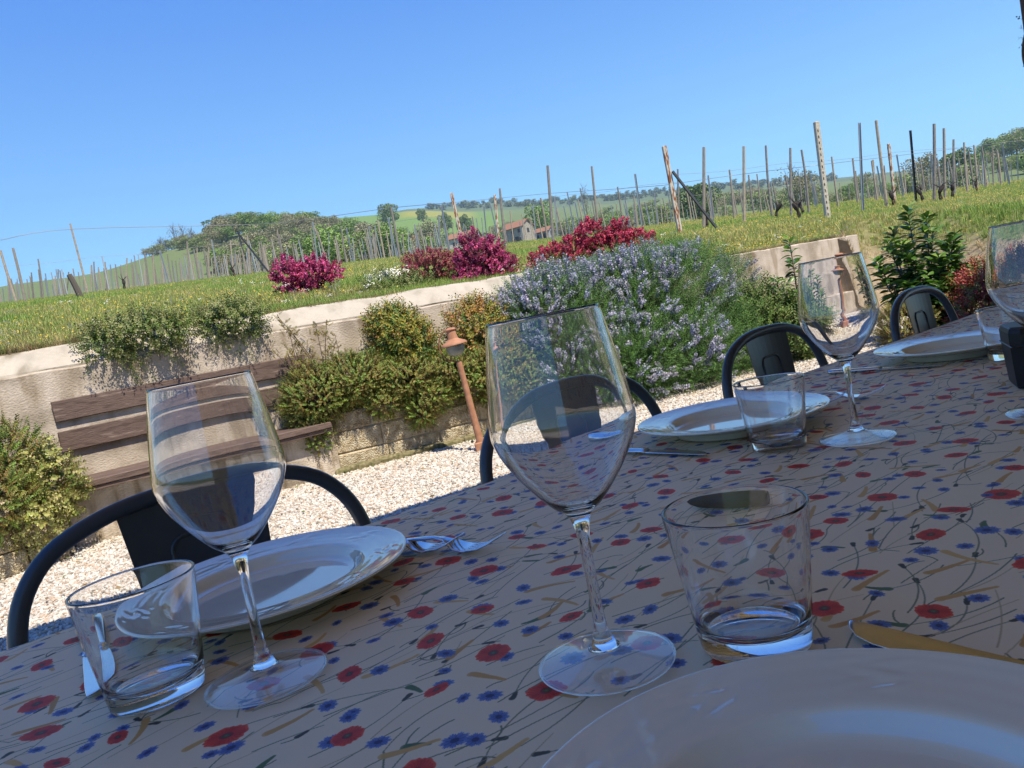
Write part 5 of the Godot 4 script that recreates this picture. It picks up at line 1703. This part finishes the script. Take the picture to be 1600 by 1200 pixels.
	for q in [[-0.62, 0.36, 420, "creeper hanging over the wall top at the far left"], [0.70, 0.50, 760, "large green creeper spilling over the wall above the bench"], [1.42, 0.30, 480, "smaller green creeper on the wall top right of the large one"]]:
		var at := g(q[0], -0.12, 1.42)
		var l: float = q[1]
		var bl := [[Vector3.ZERO, Vector3(l * 0.8, 0.10, 0.20)], [WX * l * 0.2 + Vector3(0, -0.05, 0) + WO * 0.08, Vector3(l * 0.5, 0.10, 0.13)], [WX * l * -0.45 + Vector3(0, -0.07, 0) + WO * 0.09, Vector3(l * 0.3, 0.09, 0.12)]]
		var t := bush("creeper", q[3], "creeper", at, bl, [["foliage", creep, q[2], 0.7, 1.2, M.leaf]], "creepers on the wall top", -9.0, 0.3, 0.5)
		w = []
		for k in 13:
			var p0 := WX * rng.randf_range(-0.8, 0.8) * l + WO * rng.randf_range(0.12, 0.17) + Vector3(0, -0.06, 0)
			var ln := rng.randf_range(0.08, 0.34)
			var m := int(ln / 0.016)
			for i in m:
				var f := float(i) / m
				w.append(Transform3D(along(Vector3(rng.randfn(), -0.7, rng.randfn() + 0.4).normalized()).scaled(Vector3.ONE * rng.randf_range(0.35, 0.6)), p0 + Vector3(0, -ln * f, 0) + WX * (sin(f * 4.0 + k) * 0.04 + 0.05 * f) + WO * (0.03 * sin(f * 3.0) + 0.02)))
		stuff("hanging_shoots", creep, M.leaf, w, tints(w.size()), t)

	# ------------------------------------------------ flowering bushes on the field edge
	rng.seed = 305
	bush("magenta_bush", "isolated bright magenta bush on the meadow edge left of centre", "bush", _at(-0.234, 9.0, 0.094), [[Vector3(-0.21, 0.09, 0), Vector3(0.12, 0.15, 0.14)], [Vector3(0.07, 0.07, 0), Vector3(0.16, 0.11, 0.16)], [Vector3(0.27, 0.06, 0), Vector3(0.10, 0.06, 0.10)], [Vector3(-0.05, -0.11, 0), Vector3(0.15, 0.13, 0.16)], [Vector3(-0.24, 0.21, 0), Vector3(0.06, 0.06, 0.06)], [Vector3(0.12, 0.17, 0), Vector3(0.08, 0.06, 0.08)], [Vector3(-0.10, 0.13, 0), Vector3(0.09, 0.07, 0.09)]], [["foliage", mag, 520, 0.5, 0.95, M.leaf], ["foliage", mag_d, 130, 0.5, 0.85, M.leaf], ["foliage", nand_g, 60, 0.5, 0.8, M.leaf]], "red and magenta bushes on the meadow edge", -9.0, 0.5, 0.6)
	bush("rusty_pink_bush", "pale rusty pink bush left of the dark magenta one", "bush", _at(-0.072, 9.0, 0.078), [[Vector3(-0.05, 0.05, 0), Vector3(0.26, 0.16, 0.2)], [Vector3(0.20, -0.02, 0), Vector3(0.22, 0.12, 0.2)]], [["foliage", pink, 620, 0.55, 0.85, M.leaf]], "red and magenta bushes on the meadow edge", -9.0, 0.5, 0.6)
	bush("dark_magenta_bush", "tall dark magenta bush whose branches hang over the wall", "bush", _at(-0.012, 8.7, 0.058), [[Vector3(0, 0.20, 0), Vector3(0.19, 0.20, 0.2)], [Vector3(0.16, 0.05, 0), Vector3(0.20, 0.17, 0.2)], [Vector3(-0.12, -0.15, 0.2), Vector3(0.20, 0.18, 0.2)], [Vector3(-0.30, -0.28, 0.35), Vector3(0.16, 0.12, 0.16)], [Vector3(-0.04, 0.38, 0), Vector3(0.08, 0.08, 0.08)], [Vector3(0.16, 0.28, 0), Vector3(0.09, 0.07, 0.09)]], [["foliage", mag, 760, 0.55, 0.9, M.leaf], ["foliage", mag_d, 700, 0.55, 0.9, M.leaf]], "red and magenta bushes on the meadow edge", -9.0, 0.5, 0.6)
	var hb := []
	for q in [[0.082, -0.010, 0.26, 0.17], [0.110, -0.004, 0.24, 0.18], [0.135, 0.016, 0.12, 0.13], [0.155, -0.006, 0.24, 0.16], [0.188, -0.008, 0.22, 0.15], [0.172, 0.010, 0.10, 0.12], [0.205, -0.02, 0.12, 0.12], [0.14, -0.04, 0.4, 0.14]]:
		hb.append([_at(q[0], 10.0, 0.070 + q[1]) - _at(0.12, 10, 0.07), Vector3(q[2], q[3] * 0.8, 0.26)])
	bush("crimson_hedge", "long crimson pink flowering hedge bush above the rosemary", "bush", _at(0.12, 10.0, 0.07), hb, [["foliage", hedge, 1250, 0.6, 1.0, M.leaf], ["foliage", mag_d, 280, 0.6, 0.9, M.leaf], ["foliage", nand_g, 420, 0.6, 0.9, M.leaf]], "red and magenta bushes on the meadow edge", -9.0, 0.5, 0.6)
	var wb := bush("white_flower_clump", "green clump topped with white flowers at the wall top", "flowers", _at(-0.137, 8.3, 0.066), [[Vector3(0, 0, 0), Vector3(0.22, 0.16, 0.2)], [Vector3(0.10, -0.22, 0.18), Vector3(0.16, 0.20, 0.12)], [Vector3(0.3, -0.05, 0), Vector3(0.18, 0.12, 0.16)]], [["foliage", creep, 620, 0.6, 1.0, M.leaf], ["foliage", weed, 160, 0.7, 1.1, M.leaf]])
	w = []
	for i in 26:
		w.append(Transform3D(along((Vector3.UP + Vector3(0, 0, 0.6) + Vector3(rng.randfn(), 0, rng.randfn()) * 0.3).normalized()).scaled(Vector3.ONE * rng.randf_range(0.9, 1.4)), Vector3(rng.randfn() * 0.12, 0.15 + rng.randfn() * 0.025, 0.06)))
	stuff("blossom", M.white_umbel, M.leaf, w, tints(w.size(), 0.9, 1.1), wb)
	bush("wall_top_shrub", "small grey green shrub at the wall top below the magenta bush", "shrub", _at(-0.262, 7.6, 0.050), [[Vector3.ZERO, Vector3(0.42, 0.10, 0.2)], [Vector3(0.45, 0.02, -0.1), Vector3(0.3, 0.09, 0.2)]], [["foliage", creep, 620, 0.6, 0.95, M.leaf], ["foliage", heath, 300, 0.6, 0.9, M.leaf]])

	# ------------------------------------------------ laurels and photinia at the right
	rng.seed = 306
	var sh := []
	for q in [[-0.05, 0.02, 1.34], [-0.32, 0.05, 1.02], [0.22, -0.05, 1.05], [0.42, 0.0, 0.98], [-0.18, 0.18, 0.85], [0.10, 0.20, 0.78], [0.30, 0.15, 0.72], [-0.40, -0.05, 0.72], [-0.12, -0.2, 1.15], [0.12, 0.05, 1.22], [-0.25, 0.25, 0.55], [0.42, 0.2, 0.62], [0.0, 0.3, 0.5], [-0.5, 0.1, 0.86], [0.5, -0.1, 0.8], [-0.2, 0.1, 0.98], [0.3, 0.1, 0.9]]:
		sh.append([Vector3(q[0] * 0.1, 0, q[1] * 0.2), Vector3(q[0] * 0.6, q[2] * 0.5, q[1]), Vector3(q[0], q[2], q[1])])
	laurel("large glossy laurel shrub right of the wall end", Vector3(4.42, 0, -8.05), sh, 80, 0.155)
	sh = []
	for q in [[0.0, 0.0, 1.26], [-0.22, 0.05, 0.86], [-0.48, 0.05, 0.72], [0.16, 0.05, 0.66], [-0.30, 0.15, 0.52], [0.22, 0.1, 0.44], [0.05, 0.2, 0.40], [0.04, -0.1, 1.02], [-0.6, 0.0, 0.60], [-0.12, 0.15, 0.72], [0.14, 0.0, 0.85]]:
		sh.append([Vector3(q[0] * 0.1, 0, q[1] * 0.2), Vector3(q[0] * 0.7, q[2] * 0.5, q[1]), Vector3(q[0], q[2], q[1])])
	laurel("slender glossy laurel shrub right of the rosemary", Vector3(3.12, 0, -8.05), sh, 60, 0.115)
	bush("spurge_clump", "yellow green leafy clump between the rosemary and slender laurel", "shrub", Vector3(2.72, 0.45, -8.05), [[Vector3(0, 0, 0), Vector3(0.30, 0.32, 0.28)], [Vector3(0.3, -0.2, 0.1), Vector3(0.3, 0.24, 0.28)]], [["foliage", weed, 900, 0.9, 1.4, M.leaf], ["foliage", nand_g, 500, 0.9, 1.3, M.leaf]], "", -0.44, 0.8, 0.5)
	bush("dry_tuft", "dry brown grassy clump at the foot of the large laurel", "grass", Vector3(4.0, 0.14, -7.7), [[Vector3(0, 0, 0), Vector3(0.26, 0.24, 0.22)]], [["foliage", heath, 700, 0.9, 1.4, M.leaf]], "", -0.13, 0.8, 0.5)
	bush("photinia_bush", "low red tipped photinia bush at the right edge", "bush", Vector3(5.05, 0.25, -7.6), [[Vector3(-0.05, 0.10, 0), Vector3(0.5, 0.26, 0.4)], [Vector3(0.55, 0.15, 0), Vector3(0.45, 0.3, 0.4)], [Vector3(-0.35, -0.1, 0.1), Vector3(0.3, 0.2, 0.3)]], [["foliage", photi, 1100, 0.9, 1.3, M.leaf], ["foliage", photi_g, 800, 0.9, 1.3, M.leaf]], "", -0.25, 0.7, 0.4)

func terrace() -> void:
	rng.seed = 401
	# ------------------------------------------------ house wall, roof and post that shade the table
	var e0 := Vector3(-0.94, 0, -2.41)
	var bs := wall_basis()
	var b := MB.new()
	b.box(e0 + WX * 4.5 + WO * 4.7 + Vector3(0, 1.45, 0), Vector3(12.0, 3.4, 0.35), bs)
	tag(obj("house_wall", b.commit(1), mat(lin(0.54, 0.42, 0.22), 0.9)), "ochre plastered house wall behind the terrace table", "wall")
	var roof := thing("porch_roof", "timber porch roof that shades the table", "roof", e0, bs)
	b = MB.new()
	b.box(Vector3(4.5, 2.86, 2.2), Vector3(11, 0.12, 4.4))
	obj("deck", b.commit(1), mat(lin(0.64, 0.50, 0.23), 0.85), roof)
	for i in 16:
		b = MB.new()
		b.box(Vector3(-0.8 + i * 0.70, 2.725, 2.25), Vector3(0.10, 0.15, 4.2), Basis(), 0.006)
		obj("rafter", b.commit(1), mat(lin(0.56, 0.43, 0.19), 0.8), roof)
	b = MB.new()
	b.box(Vector3(4.5, 2.735, 0.07), Vector3(11, 0.16, 0.12), Basis(), 0.008)
	obj("beam", b.commit(1), M.wood_dark, roof)
	var pp := Vector3(4.068, 0, -5.48)
	b = MB.new()
	b.box(pp + Vector3(0, 1.33, 0), Vector3(0.13, 2.66, 0.13), bs, 0.008)
	tag(obj("porch_post", b.commit(1), M.wood_dark), "dark brown wooden porch post at the right edge", "post")
	var cl := thing("climbing_plant", "dark leafy climber twining round the porch post", "plant", pp)
	var path := []
	for i in 22:
		var a := i * 0.55
		path.append(Vector3(cos(a) * 0.095 - 0.01, i * 0.115, sin(a) * 0.095))
	b = MB.new()
	b.tube(smooth_path(path, 90), PackedFloat32Array([0.009]), 6)
	obj("stem", b.commit(), M.twig, cl)
	var lf := sprig(5, 0.08, 0.045, 0.022, 1.0, [lin(0.035, 0.06, 0.02), lin(0.05, 0.08, 0.025)])
	var w := []
	for i in 95:
		var y := rng.randf_range(0.75, 1.45)
		var a := rng.randf() * TAU
		w.append(Transform3D(along(Vector3(cos(a), 0.2, sin(a)).normalized()).scaled(Vector3.ONE * rng.randf_range(0.7, 1.1)), Vector3(cos(a) * 0.11, y, sin(a) * 0.11)))
	for i in 14:
		var y := 1.5 + i * 0.065
		var a := rng.randf_range(2.4, 4.0)
		w.append(Transform3D(along(Vector3(cos(a), 0.5, sin(a)).normalized()).scaled(Vector3.ONE * rng.randf_range(0.4, 0.75)), Vector3(-0.10 + rng.randfn() * 0.012, y, 0.02)))
	stuff("foliage", lf, M.leaf, w, tints(w.size()), cl)

	# ------------------------------------------------ table and cloth
	var tbl := thing("dining_table", "long dining table hidden under the flowered cloth", "table", tb(1.15, 0.5, 0), table_basis())
	b = MB.new()
	b.box(Vector3(0, 0.727, 0), Vector3(3.36, 0.04, 0.98), Basis(), 0.004)
	obj("tabletop", b.commit(1), M.wood_dark, tbl)
	for sx in [-1, 1]:
		for sz in [-1, 1]:
			b = MB.new()
			b.box(Vector3(sx * 1.55, 0.353, sz * 0.42), Vector3(0.07, 0.706, 0.07), Basis(), 0.004)
			obj("leg", b.commit(1), M.wood_dark, tbl)
	b = MB.new()
	var nt := 520
	var nn := 190
	var rows := []
	var lo := -0.56
	var hi := 2.86
	var drop := 0.24
	for j in nn + 1:
		var row := []
		for i in nt + 1:
			var t := lerpf(lo - drop, hi + drop, float(i) / nt)
			var n := lerpf(-drop, 1.0 + drop, float(j) / nn)
			var tc := clampf(t, lo, hi)
			var nc := clampf(n, 0.0, 1.0)
			var over_t := absf(t - tc)
			var over_n := absf(n - nc)
			var over := maxf(over_t, over_n)
			var p := tb(tc, nc, 0.75)
			var soft := exp(-minf(minf(t - lo, hi - t), minf(n, 1.0 - n)) * 60.0) if over == 0.0 else 1.0
			p.y -= 0.004 * soft
			if over == 0.0:
				p.y -= 0.0009 * (1.0 + sin(t * 7.0 + 1.3 * sin(n * 5.0))) * 0.5
				for cr in [0.42, 1.18, 1.94]:
					p.y += 0.0011 * exp(-pow((t - cr) / 0.006, 2)) * (1.0 - soft)
				p.y += 0.0009 * exp(-pow((n - 0.52) / 0.006, 2)) * (1.0 - soft)
				p.y += 0.0022 * exp(-pow((t + 0.045 - n * 0.10) / 0.012, 2)) * (1.0 - soft)
			p.y -= over
			var wob := (sin(t * 17.0) * 0.5 + sin(t * 31.0 + 1.0) * 0.25 + 0.6) if over_n > over_t else (sin(n * 19.0) * 0.5 + 0.6)
			var outv := TO * signf(n - nc) if over_n > 0.0 else Vector3.ZERO
			if over_t > 0.0:
				outv += TX * signf(t - tc)
			p += outv * (0.006 + 0.10 * over * wob)
			row.append(b.vert(p, Vector2(t, n) / 0.9 + Vector2(0.13, 0.31)))
		rows.append(row)
	for j in nn:
		for i in nt:
			b.tri_out(rows[j][i], rows[j][i + 1], rows[j + 1][i + 1], Vector3.UP)
			b.tri_out(rows[j][i], rows[j + 1][i + 1], rows[j + 1][i], Vector3.UP)
	tag(obj("tablecloth", b.commit(), M.cloth), "cream tablecloth printed with red poppies and blue cornflowers", "tablecloth")

	# ------------------------------------------------ chairs
	chair("dark metal armchair nearest the camera, behind the left wine glass", 0.245, 0.06)
	chair("dark metal armchair behind the centre wine glass", 0.925, 0.06, 0.03)
	chair("dark metal armchair behind the right wine glass and small tumbler", 1.56, 0.07, 0.10)
	chair("dark metal armchair farthest along the table beside the red bush", 2.24, 0.10, 0.10)

	# ------------------------------------------------ tableware
	var Y := 0.7505
	wine_glass("empty wine glass at the left, in front of the first plate", Vector3(-0.226, Y, -0.569))
	wine_glass("large empty wine glass in the centre foreground", Vector3(0.027, Y, -0.490))
	wine_glass("empty wine glass right of the middle plate", Vector3(0.421, Y, -0.967))
	wine_glass("wine glass cut off by the right edge of the photo", Vector3(0.632, Y, -0.912))
	tumbler("water tumbler at the far left with a knife behind it", Vector3(-0.316, Y, -0.581))
	tumbler("water tumbler nearest the camera, beside the near plate", Vector3(0.1235, Y, -0.4785))
	tumbler("water tumbler standing before the middle plate", Vector3(0.332, Y, -1.003))
	tumbler("water tumbler farthest right, partly hidden by the cut-off wine glass", Vector3(0.872, Y, -1.335))
	plate("white plate with moulded rim behind the left wine glass", Vector3(-0.285, Y, -0.776), 0.3)
	plate("white plate with moulded rim in the middle of the table", Vector3(0.327, Y, -1.188), 1.1)
	plate("white plate at the far right before the last chair", Vector3(0.869, Y, -1.497), 2.0)
	plate("large shaded white plate at the bottom right, nearest the camera", Vector3(0.1, Y, -0.262), 2.7)
	fork("outer fork right of the left plate, tines free of the plate", Vector3(-0.209, Y + 0.001, -0.888), Vector3(0.118, 0, 0.081))
	fork("inner fork right of the left plate, half under its rim", Vector3(-0.261, Y + 0.001, -0.907), Vector3(0.118, 0, 0.070))
	fork("outer fork right of the middle plate", Vector3(0.413, Y + 0.001, -1.319), Vector3(0.118, 0, 0.081))
	fork("inner fork beside the middle plate rim", Vector3(0.345, Y + 0.001, -1.316), Vector3(0.118, 0, 0.076))
	knife("table knife with ornate handle seen through the left tumbler", Vector3(-0.486, Y, -0.786), Vector3(0.115, 0, 0.190))
	knife("dark looking table knife left of the middle plate", Vector3(0.112, Y, -1.205), Vector3(0.135, 0, 0.175))
	knife("table knife left of the far right plate", Vector3(0.64, Y, -1.555), Vector3(0.112, 0, 0.140))
	knife("table knife at the bottom right, blade beside the near plate", Vector3(0.30, Y + 0.001, -0.285), Vector3(-0.122, 0, -0.180), -0.13)
	b = MB.new()
	var cg := []
	for q in [[0.0, 0.0015], [0.004, 0.0052], [0.014, 0.0078], [0.04, 0.0088], [0.07, 0.0088], [0.088, 0.0084], [0.0915, 0.0070], [0.092, 0.004]]:
		cg.append(q)
	var pth := PackedVector3Array()
	var rad := PackedFloat32Array()
	var cd := Vector3(0.081, 0, 0.043).normalized()
	for q in cg:
		pth.append(Vector3(0.154, Y + 0.0085, -0.795) + cd * q[0])
		rad.append(q[1])
	b.tube(pth, rad, 14)
	tag(obj("cigar", b.commit(), mat(lin(0.022, 0.012, 0.008), 0.7)), "dark brown cigar lying behind the nearest tumbler", "cigar")
	var cs := thing("black_case", "upright black case standing at the right edge of the table", "case", Vector3(0.737, Y, -1.095), table_basis().rotated(Vector3.UP, 0.5))
	var st := []
	for q in [[0.0, 0.040], [0.004, 0.043], [0.03, 0.046], [0.06, 0.049], [0.08, 0.050], [0.086, 0.046], [0.088, 0.040]]:
		st.append([Vector3(0, q[0] + 0.0005, 0), Vector3.RIGHT, q[1], q[1] * 0.5])
	b = MB.new()
	b.bar(st, 0.25)
	obj("shell", b.commit(1), mat(lin(0.008, 0.008, 0.009), 0.45), cs)
	b = MB.new()
	b.box(Vector3(0, 0.062, 0), Vector3(0.0995, 0.002, 0.0505), Basis(), 0.0008)
	obj("seam", b.commit(1), mat(lin(0.02, 0.02, 0.022), 0.4), cs)
